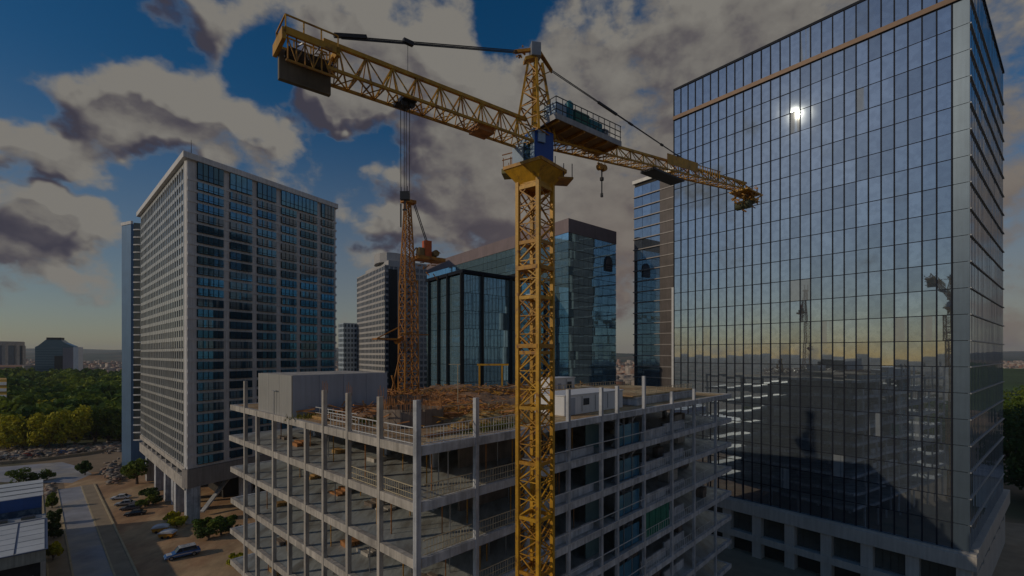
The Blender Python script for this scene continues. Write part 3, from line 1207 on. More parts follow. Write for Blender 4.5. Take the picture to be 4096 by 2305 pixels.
# yellow gate frame
gate = thing('gate_frame', (-5.6, 82, zr), 'free standing yellow steel portal frame at the back of the roof', 'frame')
g0 = Vector((-5.6, 82, zr))
for dx in (0, 3.9):
    mb = MB()
    mb.bar(g0 + Vector((dx, 0, 0)), g0 + Vector((dx, 0, 4.6)), .45, .3)
    mb.build('post', M_yel, gate)
mb = MB()
mb.bar(g0 + Vector((-.4, 0, 4.75)), g0 + Vector((5.0, 0, 4.75)), .3, .3)
mb.build('lintel', M_yel, gate)
mb = MB()
p0 = cp(14, 15.5, zr)
mb.bar(p0, p0 + Vector((0, 0, 5.4)), .09)
mb.bar(p0 + Vector((-1, 0, 5.4)), p0 + Vector((.3, 0, 5.4)), .07)
tag(mb.build('site_pole', M_rail), 'thin rusty pole standing in front of the yellow portal frame', 'pole')

# ================================================================== CRANES
def lattice_face(mb, a0, a1, b0, b1, n, w, mode='X'):
    """bracing between two chords a0->a1 and b0->b1"""
    for i in range(n):
        f0, f1 = i / n, (i + 1) / n
        pa0, pa1, pb0, pb1 = a0.lerp(a1, f0), a0.lerp(a1, f1), b0.lerp(b1, f0), b0.lerp(b1, f1)
        if mode == 'X':
            mb.bar(pa0, pb1, w)
            mb.bar(pb0, pa1, w)
        elif mode == 'Z':
            mb.bar(pa0, pb1, w) if i % 2 else mb.bar(pb0, pa1, w)
        elif mode == 'V':
            mid = pa0.lerp(pa1, .5)
            mb.bar(pb0, mid, w)
            mb.bar(mid, pb1, w)
        mb.bar(pa0, pb0, w * .8)


crane = thing('tower_crane', (1.75, 36, 0), 'big yellow tower crane with blue cab rising in front of the unfinished building', 'crane')
MC = Vector((1.75, 36.0, 0))
ang = R(52)                      # plan turn of the mast
mu = Vector((math.cos(ang), math.sin(ang), 0))
mv = Vector((-math.sin(ang), math.cos(ang), 0))
MH = .93
corners = [MC + mu * (sx * MH) + mv * (sy * MH) for sx, sy in ((-1, -1), (1, -1), (1, 1), (-1, 1))]
MTOP = 58.0
for c_ in corners:
    mb = MB()
    mb.box(c_ - mu * .14 - mv * .14, mu * .28, mv * .28, (0, 0, MTOP))
    mb.build('mast_chord', M_yel, crane)
up = Vector((0, 0, 1))
SEC = 4.1
nsec = int(MTOP / SEC)
for s_ in range(nsec + 1):
    z0, z1 = s_ * SEC, min(MTOP, (s_ + 1) * SEC)
    mb = MB()
    for q in range(4):
        c0_, c1_ = corners[q], corners[(q + 1) % 4]
        n_ = 3
        for i in range(n_):
            za, zb = z0 + (z1 - z0) * i / n_, z0 + (z1 - z0) * (i + 1) / n_
            if (i + s_ + q) % 2:
                mb.bar(c0_ + up * za, c1_ + up * zb, .10)
            else:
                mb.bar(c1_ + up * za, c0_ + up * zb, .10)
            mb.bar(c0_ + up * (za + .02), c1_ + up * (za + .02), .07)
            zm = (za + zb) / 2
            mb.bar(c0_ + up * zm, (c0_ + c1_) / 2 + up * zb, .055)
            mb.bar(c1_ + up * zm, (c0_ + c1_) / 2 + up * za, .055)
            if (i + s_) % 2:
                mb.bar(c0_ + up * zb, c1_ + up * za, .06)
        mb.bar(c0_ + up * z0, c1_ + up * z0, .16, .26)
    mb.build('mast_section', M_yel2 if s_ % 2 else M_yel, crane)
    # ladder and inner clutter
    mb = MB()
    l0 = MC + mu * .35
    for dx in (-.2, .2):
        mb.bar(l0 + mv * dx + up * z0, l0 + mv * dx + up * z1, .05)
    for i in range(int((z1 - z0) / .35)):
        mb.bar(l0 - mv * .2 + up * (z0 + i * .35), l0 + mv * .2 + up * (z0 + i * .35), .035)
    mb.build('ladder', M_yel2, crane)
    if s_ % 3 == 0:
        mb = MB()
        mb.box(MC - mu * .8 - mv * .2 + up * (z0 + .2), mu * 1.1, mv * .95, (0, 0, .06))
        mb.build('rest_platform', M_steel, crane)
# collar plates on the mast
for z in (45.6, 51.4):
    mb = MB()
    for q in range(4):
        mb.bar(corners[q] + up * z, corners[(q + 1) % 4] + up * z, .36, .30)
    mb.build('mast_collar', M_yel2, crane)
# slewing platform: flared yellow funnel
mb = MB()
rb_, rt_ = 1.25, 2.35
i0 = len(mb.v)
ringb = [MC + (mu * sx + mv * sy) * (rb_ * .72) + up * 57.6 for sx, sy in ((-1, -1), (1, -1), (1, 1), (-1, 1))]
ringt = [MC + (mu * sx + mv * sy) * (rt_ * .72) + up * 58.75 for sx, sy in ((-1, -1), (1, -1), (1, 1), (-1, 1))]
mb.v += ringb + ringt
mb.f += [(0, 3, 2, 1), (4, 5, 6, 7)] + [(q, (q + 1) % 4, 4 + (q + 1) % 4, 4 + q) for q in range(4)]
mb.build('slewing_base', M_yel, crane)
mb = MB()
for q in range(4):
    mb.bar(ringt[q] + up * .12, ringt[(q + 1) % 4] + up * .12, .12, .24)
mb.build('slewing_rim', M_yel2, crane)
JD = Vector((.777, .629, 0))      # jib direction, away to the right
JN = Vector((-.629, .777, 0))
JR = -JN                           # side towards the camera right
# service platform to the right
mb = MB()
mb.box(MC + Vector((.9, -.2, 58.25)), Vector((2.0, .3, 0)), Vector((-.3, 1.6, 0)), (0, 0, .14))
plat = mb.build('service_platform', M_yel2, crane)
mb = MB()
for q in range(3):
    p = MC + Vector((1.5 + q * .65, -.1 + q * .1, 58.39))
    mb.bar(p, p + up * (1.0 if q else 1.5), .06)
mb.build('handrail', M_cable, plat)
mb = MB()
mb.box(MC + Vector((-2.55, .2, 58.7)), Vector((1.1, -.2, 0)), Vector((.2, 1.3, 0)), (0, 0, .35))
plat2 = mb.build('service_platform', mat('olive_box', (.28, .27, .12), .7, var=.3, vs=2), crane)
mb = MB()
for q in range(9):
    p = MC + Vector((-2.5 + random.uniform(0, 1.1), .3 + random.uniform(0, 1.0), 59.05))
    mb.bar(p, p + up * random.uniform(.4, 1.3), .06)
mb.bar(MC + Vector((-2.5, .25, 59.7)), MC + Vector((-1.5, .1, 59.9)), .06)
mb.bar(MC + Vector((-2.5, .25, 60.1)), MC + Vector((-1.5, .1, 60.3)), .06)
mb.build('handrail', M_rust, plat2)
# cab: blue box, pale side, glazing
cab0 = MC + Vector((-.1, -1.15, 58.87))
cu, cv = Vector((.86, .51, 0)), Vector((-.51, .86, 0))
mb = MB()
mb.box(cab0, cu * 1.75, cv * 1.9, (0, 0, 2.7))
cabp = mb.build('slewing_turret', M_blue, crane, bevel=.12)
mb = MB()
mb.box(cab0 + cu * .25 - cv * .02 + up * 1.7, cu * .6, cv * -.14, (0, 0, .9))
mb.build('service_hatch', M_palebl, cabp)
mb = MB()
mb.box(cab0 - cu * .06 + cv * -.02, cu * .05, cv * .9, (0, 0, 2.66))
mb.build('pale_corner_panel', M_palebl, cabp)
k0 = MC + Vector((-1.75, -.1, 58.87))
mb = MB()
mb.extrude([(0, 0), (1.9, 0), (1.9, 2.25), (1.0, 2.2), (0, 1.65)], k0, Vector((.90, -.43, 0)), up, Vector((.40, .84, 0)) * 1.5)
ck = mb.build('operator_cab', M_palebl, crane, bevel=.06)
mb = MB()
mb.box(k0 + Vector((.90, -.43, 0)) * .95 - Vector((.40, .84, 0)) * .03 + up * .5, Vector((.90, -.43, 0)) * .8, Vector((.40, .84, 0)) * .06, (0, 0, 1.35))
mb.build('cab_window', glass('cab_glass', (.05, .12, .2), .6, .05, .4), ck)

# apex tower (A-frame)
AB = 61.3
AT = 67.0
tops = [MC + (mu * sx + mv * sy) * .38 + up * AT for sx, sy in ((-1, -1), (1, -1), (1, 1), (-1, 1))]
bots = [MC + (mu * sx + mv * sy) * 1.08 + up * AB for sx, sy in ((-1, -1), (1, -1), (1, 1), (-1, 1))]
for q in range(4):
    mb = MB()
    mb.bar(bots[q], tops[q], .17)
    mb.build('apex_leg', M_yel, crane)
mb = MB()
for q in range(4):
    lattice_face(mb, bots[q], tops[q], bots[(q + 1) % 4], tops[(q + 1) % 4], 5, .085, 'Z')
mb.build('apex_lattice', M_yel2, crane)
mb = MB()
mb.bar(MC + up * AB, MC + up * AT, .24)
mb.build('apex_spine', M_yel, crane)
mb = MB()
mb.box(MC + Vector((-.75, -.35, AT + .0)), (1.25, .25, .5), (-.15, .7, 0), (0, 0, .25))
mb.build('apex_saddle', M_yel, crane)
mb = MB()
mb.box(MC + Vector((-.30, -.4, AT + .35)), (.75, .15, 0), (-.15, .75, 0), (0, 0, 1.05))
mb.build('apex_cap', M_steel, crane, bevel=.06)
mb = MB()
for q in range(3):
    mb.bar(MC + Vector((.35, -.2 + q * .25, AT + .75)), MC + JD * 1.75 + Vector((0, -.1 + q * .18, AT + .02)), .10)
mb.bar(MC + JD * .4 + up * (AT - .9), MC + JD * 1.7 + up * AT, .07)
mb.build('cable_outrigger', M_yel2, crane)
mb = MB()
for q in range(14):
    p = MC + Vector((-1.15 + random.uniform(-.35, .5), random.uniform(-.3, .4), AT + .75 + random.uniform(-.2, .35)))
    mb.bar(p, p + Vector((random.uniform(-.3, .3), random.uniform(-.2, .2), random.uniform(-.25, .3))), .09)
mb.bar(MC + Vector((-1.55, 0, AT + .8)), MC + Vector((-.2, 0, AT + .95)), .22)
mb.build('sheave_block', M_yel2, crane)

# ---- left arm (towards the viewer)
def arm(base_t, z0, L, ztip, w, h, n, name, tip_scale=1.0, sgn=-1, chord=.15, br=.075, start=.9):
    d = JD * sgn
    A = [MC + d * start + JN * (w / 2) + up * z0, MC + d * start - JN * (w / 2) + up * z0, MC + d * start + up * (z0 + h)]
    B = [MC + d * L + JN * (w / 2 * tip_scale) + up * ztip, MC + d * L - JN * (w / 2 * tip_scale) + up * ztip, MC + d * L + up * (ztip + h * tip_scale)]
    for q in range(3):
        mb = MB()
        mb.bar(A[q], B[q], chord if q < 2 else chord * 1.5)
        mb.build('jib_chord', M_yel, crane)
    for i in range(n):
        f0, f1 = i / n, (i + 1) / n
        a = [A[q].lerp(B[q], f0) for q in range(3)]
        b = [A[q].lerp(B[q], f1) for q in range(3)]
        mid = a[2].lerp(b[2], .5)
        mb = MB()
        for q in (0, 1):
            mb.bar(a[q], mid, br * 1.15)
            mb.bar(mid, b[q], br * 1.15)
            mb.bar(a[q].lerp(b[q], .5), mid, br * .7)
        mb.bar(a[0], a[1], br)
        mb.bar(a[0], b[1], br)
        mb.bar(a[0].lerp(b[0], .5), a[1].lerp(b[1], .5), br * .8)
        mb.bar(a[1].lerp(b[1], .0), a[0].lerp(b[0], .5), br * .6)
        mb.build('jib_bay', M_yel2 if i % 2 else M_yel, crane)
    return A, B


LA_, LBt = arm(0, 60.55, 15.6, 60.35, 1.6, 1.85, 9, 'left')
# tail machinery: ballast box at the left end
tb = MC - JD * 15.0 + up * 59.7
d = -JD
mb = MB()
for q in range(7):
    p = tb - JN * .85 + d * (.1 + q * .42)
    mb.bar(p + up * .25, p + up * 1.5, .06)
    if q < 6:
        mb.bar(p + up * (.3 if q % 2 else 1.4), p + d * .42 + up * (1.4 if q % 2 else .3), .05)
mb.bar(tb - JN * .85 + up * .25, tb - JN * .85 + d * 2.7 + up * .25, .1)
mb.build('ballast_cage', M_yel2, crane)
mb = MB()
mb.box(tb + JN * .55 - up * .05, d * 2.7, JN * .3, (0, 0, 1.6))
mb.build('ballast_block', M_ballast, crane)
mb = MB()
mb.box(tb - JN * .1 + up * .95, d * 2.4, JN * .7, (0, 0, .5))
mb.build('ballast_core', M_dark, crane)
mb = MB()
for s_ in (-1.0, .85):
    mb.box(tb + JN * s_ + up * 1.5, d * 2.8, JN * .15, (0, 0, .36))
mb.box(tb - JN * 1.0 + d * 2.72 + up * 1.2, d * .2, JN * 2.0, (0, 0, .6))
mb.box(tb - JN * 1.0 + up * 1.4, d * .2, JN * 2.0, (0, 0, .45))
mb.build('ballast_frame', M_yel, crane)
mb = MB()
for s_ in (-.93, .93):
    for q in range(4):
        p = tb + JN * s_ + d * (.1 + q * .88) + up * 1.86
        mb.bar(p, p + up * .62, .06)
    mb.bar(tb + JN * s_ + d * .1 + up * 2.48, tb + JN * s_ + d * 2.75 + up * 2.48, .07)
mb.bar(tb - JN * .93 + d * 2.75 + up * 2.48, tb + JN * .93 + d * 2.75 + up * 2.48, .07)
mb.build('tail_handrail', M_yel, crane)
mb = MB()
for q in range(26):
    p = tb + d * random.uniform(.2, 2.5) + JN * random.uniform(-.6, .6) + up * random.uniform(1.0, 1.5)
    mb.bar(p, p + Vector((random.uniform(-.5, .5), random.uniform(-.5, .5), random.uniform(-.3, .3))), .06)
mb.build('tail_pipework', M_steel, crane, kind='stuff')
# trolley and ropes
tr = MC - JD * 10.7 + up * 60.3
mb = MB()
mb.box(tr - JD * .45 - JN * .7, JD * .9, JN * 1.4, (0, 0, .22))
for s_ in (-.5, .5):
    mb.tube(tr + JD * s_ * .5 - JN * .5 - up * .1, tr + JD * s_ * .5 - JN * .3 - up * .1, .2, 10)
tro = mb.build('trolley', M_cable, crane)
mb = MB()
for q, (ox, oy) in enumerate(((-.24, -.12), (-.08, .12), (.10, -.12), (.26, .12))):
    mb.bar(tr + Vector((ox, oy, 0)), Vector((tr.x + ox * .95, tr.y + oy, 54.9)), .035)
mb.build('hoist_rope', M_cable, tro)
mb = MB()
mb.box(Vector((tr.x - .28, tr.y - .15, 54.45)), (.56, 0, 0), (0, .3, 0), (0, 0, .5))
mb.bar(Vector((tr.x, tr.y, 54.45)), Vector((tr.x, tr.y, 53.9)), .09)
mb.bar(Vector((tr.x - .15, tr.y, 53.85)), Vector((tr.x + .12, tr.y, 53.85)), .09)
mb.build('hook_block', M_cable, tro)
# maintenance basket under the jib root
mb = MB()
bk = MC - JD * 4.3 + up * 60.15
mb.box(bk - JN * .6, JD * -1.3, JN * 1.2, (0, 0, .4))
mb.build('jib_basket', M_rust, crane)

# ---- right arm: machinery deck, then lattice boom
RA_, RB_ = arm(0, 61.15, 34.0, 64.6, 1.5, 1.35, 17, 'right', tip_scale=.7, sgn=1, chord=.13, br=.07)
dk = MC + JD * .15 + up * 62.1 - JN * 2.1
mb = MB()
mb.box(dk, JD * 7.4, JN * 2.6, (0, 0, .10))
deck = mb.build('machinery_deck', mat('deck_brown', (.30, .19, .09), .85, var=.4, vs=1.2), crane)
mb = MB()
for q in range(6):
    mb.bar(dk + JD * (.3 + q * 1.36) - up * .12, dk + JD * (.3 + q * 1.36) + JN * 2.6 - up * .12, .14, .22)
mb.build('deck_joist', M_yel2, deck)
mb = MB()
mb.box(dk - JN * .06 + up * -.1, JD * 7.4, JN * .06, (0, 0, .42))
mb.box(dk - JD * .06 + up * -.1, JD * .06, JN * 2.6, (0, 0, .42))
mb.build('deck_fascia', mat('fascia_grey', (.42, .43, .46), .6, var=.2, vs=1, streak=.3), deck)
mb = MB()
for q in range(12):
    p = dk + JD * (q * .665) + up * .1
    mb.bar(p, p + up * 1.45, .05)
for hh in (.55, 1.0, 1.45):
    mb.bar(dk + up * (.1 + hh), dk + JD * 7.4 + up * (.1 + hh), .05)
    mb.bar(dk + up * (.1 + hh), dk + JN * 2.6 + up * (.1 + hh), .05)
for q in range(5):
    p = dk + JN * (.6 * q) + up * .1
    mb.bar(p, p + up * 1.45, .05)
mb.build('deck_handrail', M_cable, deck)
for nm, x0, x1, hh, m_ in (('control_cabinet', .2, 1.35, 1.3, M_palebl), ('hoist_winch', 2.2, 3.9, 1.35, M_green), ('motor_housing', 3.95, 5.4, 1.15, M_teal), ('control_cabinet', 5.6, 6.2, .9, M_steel)):
    mb = MB()
    mb.box(dk + JD * x0 + JN * .25 + up * .1, JD * (x1 - x0), JN * 1.3, (0, 0, hh))
    mb.build(nm, m_, crane, bevel=.06)
mb = MB()
mb.tube(dk + JD * 1.85 + JN * .5 + up * .1, dk + JD * 1.85 + JN * .5 + up * 1.75, .33, 12)
mb.tube(dk + JD * 1.85 + JN * .5 + up * 1.75, dk + JD * 1.85 + JN * .5 + up * 1.98, .33, 12, .14)
mb.build('tank', M_teal, crane)
mb = MB()
for q in range(22):
    p = dk + JD * random.uniform(4, 7.2) + JN * random.uniform(.2, 1.6) + up * random.uniform(.15, .8)
    mb.bar(p, p + Vector((random.uniform(-.4, .4), random.uniform(-.4, .4), random.uniform(-.1, .5))), .07)
mb.build('pipework', M_steel, crane, kind='stuff')


def rpt(t, h=0, s=0):
    f = (t - .9) / (34.0 - .9)
    return MC + JD * t + JN * s + up * (61.15 + (64.6 - 61.15) * f + h)


mb = MB()
a_, b_ = rpt(16.2, .45, -.82), rpt(21.8, .40, -.75)
mb.quad(a_, b_, b_ + up * .95, a_ + up * 1.0)
mb.quad(a_ + JN * .04, a_ + up * 1.0 + JN * .04, b_ + up * .95 + JN * .04, b_ + JN * .04)
mb.build('sign_board', M_yel, crane)
mb = MB()
mb.box(rpt(14.0, -.35, -.8), JD * 5.2, JN * 1.5, (0, 0, .18))
mb.build('walkway', M_cable, crane)
mb = MB()
for q in range(10):
    p = rpt(21.8 + q * .5, .9, -.7)
    mb.bar(p - up * .6, p + up * .25, .05)
mb.bar(rpt(21.8, 1.15, -.7), rpt(26.5, 1.1, -.7), .06)
mb.build('walkway_rail', M_yel, crane)
# boom end: cluttered working platform
te = rpt(33.0, -.6, 0)
mb = MB()
mb.box(te - JD * 1.2 - JN * 1.2 + up * .2, JD * 3.6, JN * 2.2, (0, 0, .16))
endp = mb.build('end_platform', M_yel, crane)
mb = MB()
for q in range(70):
    p = te + JD * random.uniform(-1.4, 2.0) + JN * random.uniform(-1.2, .9) + up * random.uniform(-1.3, 1.0)
    mb.bar(p, p + Vector((random.uniform(-.9, .9), random.uniform(-.6, .6), random.uniform(-.5, .5))), random.uniform(.06, .16))
mb.build('end_tackle', M_yel2, endp, kind='stuff')
mb = MB()
mb.tube(te + JD * .1 - JN * .9 - up * 1.2, te + JD * .1 + JN * .7 - up * 1.2, .5, 12)
mb.tube(te + JD * 1.5 - JN * .7 - up * .5, te + JD * 1.5 + JN * .5 - up * .5, .4, 12)
mb.build('end_sheave', mat('tackle_olive', (.07, .075, .035), .7, var=.4, vs=2), endp)
mb = MB()
mb.bar(te + JD * 1.8 + up * .3, te + JD * 3.9 + up * .0, .3, .35)
mb.build('end_nose', M_yel, endp)
# auxiliary hook on the right arm
ah = rpt(7.4, -.25, -.2)
mb = MB()
for s_ in (-.45, .45):
    mb.bar(ah + JD * s_, ah + JD * s_ * .8 - up * .5, .04)
mb.bar(ah - JD * .55 - up * .5, ah + JD * .55 - up * .5, .10)
mb.tube(ah - JD * .25 - JN * .2 - up * .75, ah - JD * .25 + JN * .2 - up * .75, .26, 10)
mb.tube(ah + JD * .25 - JN * .2 - up * .75, ah + JD * .25 + JN * .2 - up * .75, .26, 10)
aux = mb.build('auxiliary_block', M_yel2, crane)
mb = MB()
mb.bar(ah - up * .9, ah - up * 1.6, .10)
mb.tube(ah - up * 1.6, ah - up * 1.85, .17, 8)
mb.bar(ah - up * 1.85, ah - up * 3.0, .09)
mb.tube(ah - up * 2.95, ah - up * 3.25, .12, 8)
mb.build('auxiliary_hook', M_cable, aux)
# pendant lines
mb = MB()
pl0 = MC + Vector((-1.3, 0, AT + .8))
pl1 = MC - JD * 14.6 + up * 62.25
for o_ in (-.09, .0, .10):
    mb.bar(pl0 + up * o_, pl1 + up * (o_ * .8 + .55), .05)
mb.bar(pl1 + up * .5 - JD * .4, pl1 + up * .62 + (pl0 - pl1).normalized() * 1.6, .22, .2)
mm_ = pl1.lerp(pl0, .31) + up * .42
mb.bar(mm_ - JD * .3, mm_ + JD * .35, .24, .26)
mb.build('pendant_line', M_cable, crane)
mb = MB()
mb.bar(mm_, Vector((mm_.x, mm_.y, 62.3)), .025)
mb.build('tie_rope', M_cable, crane)
mb = MB()
q0 = MC + JD * 1.75 + up * AT
q1 = rpt(22.5, 1.25)
for o_ in (-.05, .07):
    mb.bar(q0 + up * o_, q1 + up * o_ * .3, .045)
for f0, f1, w_ in ((.26, .38, .17), (.46, .49, .14), (.70, .72, .16), (.84, .90, .12)):
    mb.bar(q0.lerp(q1, f0), q0.lerp(q1, f1), w_)
mb.build('pendant_line', M_cable, crane)

# ---- second, smaller crane on the roof
SX = Vector((-15.2, 70.0, zr))
small = thing('small_crane', SX, 'slender yellow luffing crane standing on the roof behind the hoist ropes', 'crane')
su, sv = Vector((.78, .62, 0)), Vector((-.62, .78, 0))


def tower(p, h0, h1, w0, w1, nb, mode='Z', ch=.14, br=.08):
    A = [p + (su * sx + sv * sy) * w0 + up * h0 for sx, sy in ((-1, -1), (1, -1), (1, 1), (-1, 1))]
    B = [p + (su * sx + sv * sy) * w1 + up * h1 for sx, sy in ((-1, -1), (1, -1), (1, 1), (-1, 1))]
    for q in range(4):
        mb = MB()
        mb.bar(A[q], B[q], ch)
        mb.build('mast_chord', M_syel, small)
    mb = MB()
    for q in range(4):
        lattice_face(mb, A[q], B[q], A[(q + 1) % 4], B[(q + 1) % 4], nb, br, mode)
    mb.build('mast_lattice', M_syel2, small)


M_syel = mat('small_crane_orange', (.50, .21, .025), .6, var=.4, vs=1.2, col2=(.30, .12, .03), s2=.8)
M_syel2 = mat('small_crane_rust', (.40, .17, .03), .7, var=.45, vs=1.6)
tower(SX, 0, 17.4, 1.12, .98, 9, 'X', .17, .09)
tower(SX - su * .15, 17.2, 29.0, .85, .32, 9, 'X', .16, .08)
mb = MB()
mb.box(SX - su * 1.0 - sv * .6 + up * 28.7, su * 2.0, sv * 1.2, (0, 0, .45))
mb.build('head_platform', M_syel, small)
mb = MB()
for q in range(4):
    p = SX - su * .9 + sv * (q % 2 - .5) + su * (.5 * (q // 2)) + up * 29.1
    mb.bar(p, p + up * 1.9, .08)
mb.bar(SX - su * 1.2 + up * 28.4, SX - su * 1.2 + up * 25, .18)
mb.build('head_rail', M_cable, small)
mb = MB()
mb.box(SX + su * 1.0 - sv * 1.2 + up * 20.6, su * 4.6, sv * 2.4, (0, 0, .5))
mdk = mb.build('winch_deck', M_syel, small)
mb = MB()
mb.box(SX + su * 1.5 - sv * .5 + up * 21.1, su * .9, sv * 1.0, (0, 0, 1.3))
mb.tube(SX + su * 4.2 - sv * .9 + up * 21.8, SX + su * 4.2 + sv * .9 + up * 21.6, .5, 12)
mb.build('winch', mat('winch_grey', (.30, .20, .08), .7, var=.4, vs=1.5), mdk)
mb = MB()
mb.box(SX + su * 2.5 - sv * .5 + up * 21.1, su * 1.1, sv * 1.0, (0, 0, 2.5))
mb.build('winch_motor', M_orange, mdk)
mb = MB()
for q in range(24):
    p = SX + su * random.uniform(.8, 4.6) + sv * random.uniform(-1, 1) + up * random.uniform(18.6, 22.6)
    mb.bar(p, p + Vector((random.uniform(-1, 1), random.uniform(-.5, .5), random.uniform(-1, .6))), .12)
mb.build('winch_tackle', M_syel2, mdk)
mb = MB()
for o_ in (-.2, .2):
    mb.bar(SX + su * .9 + sv * o_ + up * 28.9, SX + su * 3.0 + sv * o_ + up * 23.5, .10)
mb.build('luffing_rope', M_cable, small)
mb = MB()
mb.box(SX - su * 5.2 - sv * .9 + up * 8.6, su * 3.9, sv * 1.8, (0, 0, .22))
mb.bar(SX - su * 5.0 + up * 8.7, SX - su * 1.6 + up * 10.4, .14)
mb.bar(SX - su * 2.0 + up * 8.2, SX - su * 1.0 + up * 9.0, .8, .5)
mb.build('side_platform', M_syel, small)
mb = MB()
mb.bar(SX - su * 2.0 - sv * 1.6 + up * 9.4, SX + su * 2.4 - sv * 1.6 + up * 9.4, .16)
mb.bar(SX - su * 1.6 + up * 0.0, SX - su * 2.6 + up * 3.5, .2)
mb.bar(SX - su * 2.9 + up * 0.2, SX - su * 1.3 + up * 6.5, .16)
mb.build('mast_brace', M_syel2, small)

# ================================================================== GLASS TOWER (right)
M_tower = glass('tower_glass', (.38, .46, .55), .7, .018, .85, .006, .16, rand=.17, blind=.04)
M_tmull = mat('tower_mullion', (.010, .014, .026), .65, var=.12, vs=.3, spec=.2)
M_stone = mat('podium_stone', (.55, .52, .48), .7, var=.1, vs=.3, streak=.25)
T0 = Vector((76.1, 79.3, 0))
tower_ob = thing('glass_tower', T0, 'huge mirror glass office tower with dark mullion grid filling the right side', 'building')
TL = Face(T0, (-.635, .773), (-.773, -.635))
TR = Face(T0, (.766, .643), (.643, -.766))
WL, WR = 54.8, 54.0
GB, GT = 12.0, 112.0
mb = MB()
tp = lambda a, b: ((T0 + TL.d * a + TR.d * b).x, (T0 + TL.d * a + TR.d * b).y)
mb.prism([tp(.5, .5), tp(WL - .2, .5), tp(WL - .2, WR - .3), tp(.5, WR - .3)], GB - 3, GT - .5)
mb.build('body', M_dark, tower_ob)
NCOL = 28
cwid = (WL - 2.2) / (NCOL - 1)
colx = [2.2 + i * cwid for i in range(NCOL)]
strip_z = GT - 6.6
NROW = 21
rh = (strip_z - .9 - GB) / NROW
pane = MB()
pane.aab(.05, cwid - .05, -.05, 0, .05, rh - .05)
pane_me = piece_mesh('pane', pane, M_tower)
pane2 = MB()
pane2.aab(.05, cwid - .05, -.05, 0, .05, 6.5)
pane2_me = piece_mesh('pane', pane2, M_tower)
cells = []
for i in range(NCOL - 1):
    for j in range(NROW + 1):
        z = GB + j * rh if j < NROW else strip_z
        c_ = TL.p(colx[i] + cwid / 2, 0, z + rh / 2)
        px = 512 + 477 * c_.x / c_.y
        py = 354 - 477 * (c_.z - 45) / c_.y
        seen = -10 < px < 1030 and -15 < py < 585 and not (px < 735 and py > 398)
        cells.append((0 if seen else 1, c_.y, i, j, z))
cells.sort()
rest = MB()
for q, (_, _, i, j, z) in enumerate(cells):
    jx, jz = random.gauss(0, .0024), random.gauss(0, .0032)
    p = TL.p(colx[i + 1], 0, z)
    if q < 300:
        # local x runs from the far edge of the pane back along the wall, so that its outer face looks out
        inst('pane', pane_me if j < NROW else pane2_me, p, (jx, 0, math.atan2(-TL.d.y, -TL.d.x) + jz), tower_ob)
    else:
        h = rh if j < NROW else 6.55
        xa = -TL.d
        yv = TL.n * (math.tan(jx) * h)
        a_ = p + xa * .05 + up * .05
        b_ = p + xa * (cwid - .05) + up * .05 + TL.n * jz * cwid
        rest.quad(a_, b_, b_ + up * (h - .1) + yv, a_ + up * (h - .1) + yv)
rest.build('far_panes', M_tower, tower_ob, kind='stuff')
for i in range(NCOL):
    mb = MB()
    TL.box(mb, colx[i] - .11, colx[i] + .11, -.2, .12, GB, GT)
    mb.build('mullion', M_tmull, tower_ob)
for j in range(NROW + 1):
    z = GB + j * rh
    mb = MB()
    TL.box(mb, 2.0, WL, -.2, .07, z - .07, z + .07)
    mb.build('transom', M_tmull, tower_ob)
mb = MB()
TL.box(mb, 0, WL + .1, -.4, .45, strip_z - .9, strip_z)
mb.build('cornice_strip', mat('strip_bronze', (.13, .085, .06), .5, metal=.4, var=.2, vs=.5), tower_ob)
mb = MB()
TL.box(mb, 0, WL + .1, -.5, .2, GT, GT + .5)
TR.box(mb, 0.01, WR, -.5, .2, GT, GT + .49)
mb.build('coping', M_tmull, tower_ob)
for j in range(NROW):
    z = GB + j * rh
    mb = MB()
    TL.box(mb, .0, 2.05, -.3, .03, z + .06, z + rh - .03)
    mb.build('corner_panel', mat('corner_cladding', (.11, .155, .21), .35, metal=.45, var=.1, vs=.3, streak=.15), tower_ob)
mb = MB()
TL.box(mb, WL - .02, WL + .55, -1, .25, GB, GT - 50)
mb.build('edge_fin', M_railw, tower_ob)
# right (narrow) face: cells two pixels wide
mb, mf = MB(), MB()
nr_ = 30
for i in range(nr_):
    for j in range(NROW + 1):
        z = GB + j * rh if j < NROW else strip_z
        h = rh if j < NROW else 6.5
        t0_, t1_ = .1 + (WR - .2) * i / nr_, .1 + (WR - .2) * (i + 1) / nr_
        q = random.gauss(0, .004)
        mb.quad(TR.p(t0_ + .06, q, z + .06), TR.p(t1_ - .06, -q, z + .06), TR.p(t1_ - .06, -q, z + h - .06), TR.p(t0_ + .06, q, z + h - .06))
    TR.box(mf, .1 + (WR - .2) * i / nr_ - .06, .1 + (WR - .2) * i / nr_ + .06, -.2, .035, GB, GT)
mb.build('side_glazing', M_tower, tower_ob, kind='stuff')
mf.build('side_fins', mat('fin_grey', (.22, .25, .30), .5, metal=.3, var=.1), tower_ob, kind='stuff')
for j in range(NROW + 1):
    z = GB + j * rh
    mb = MB()
    TR.box(mb, 0.1, WR, -.2, .2, z - .1, z + .1)
    mb.build('side_transom', mat('pale_trim', (.42, .43, .45), .5, metal=.3, var=.1), tower_ob)
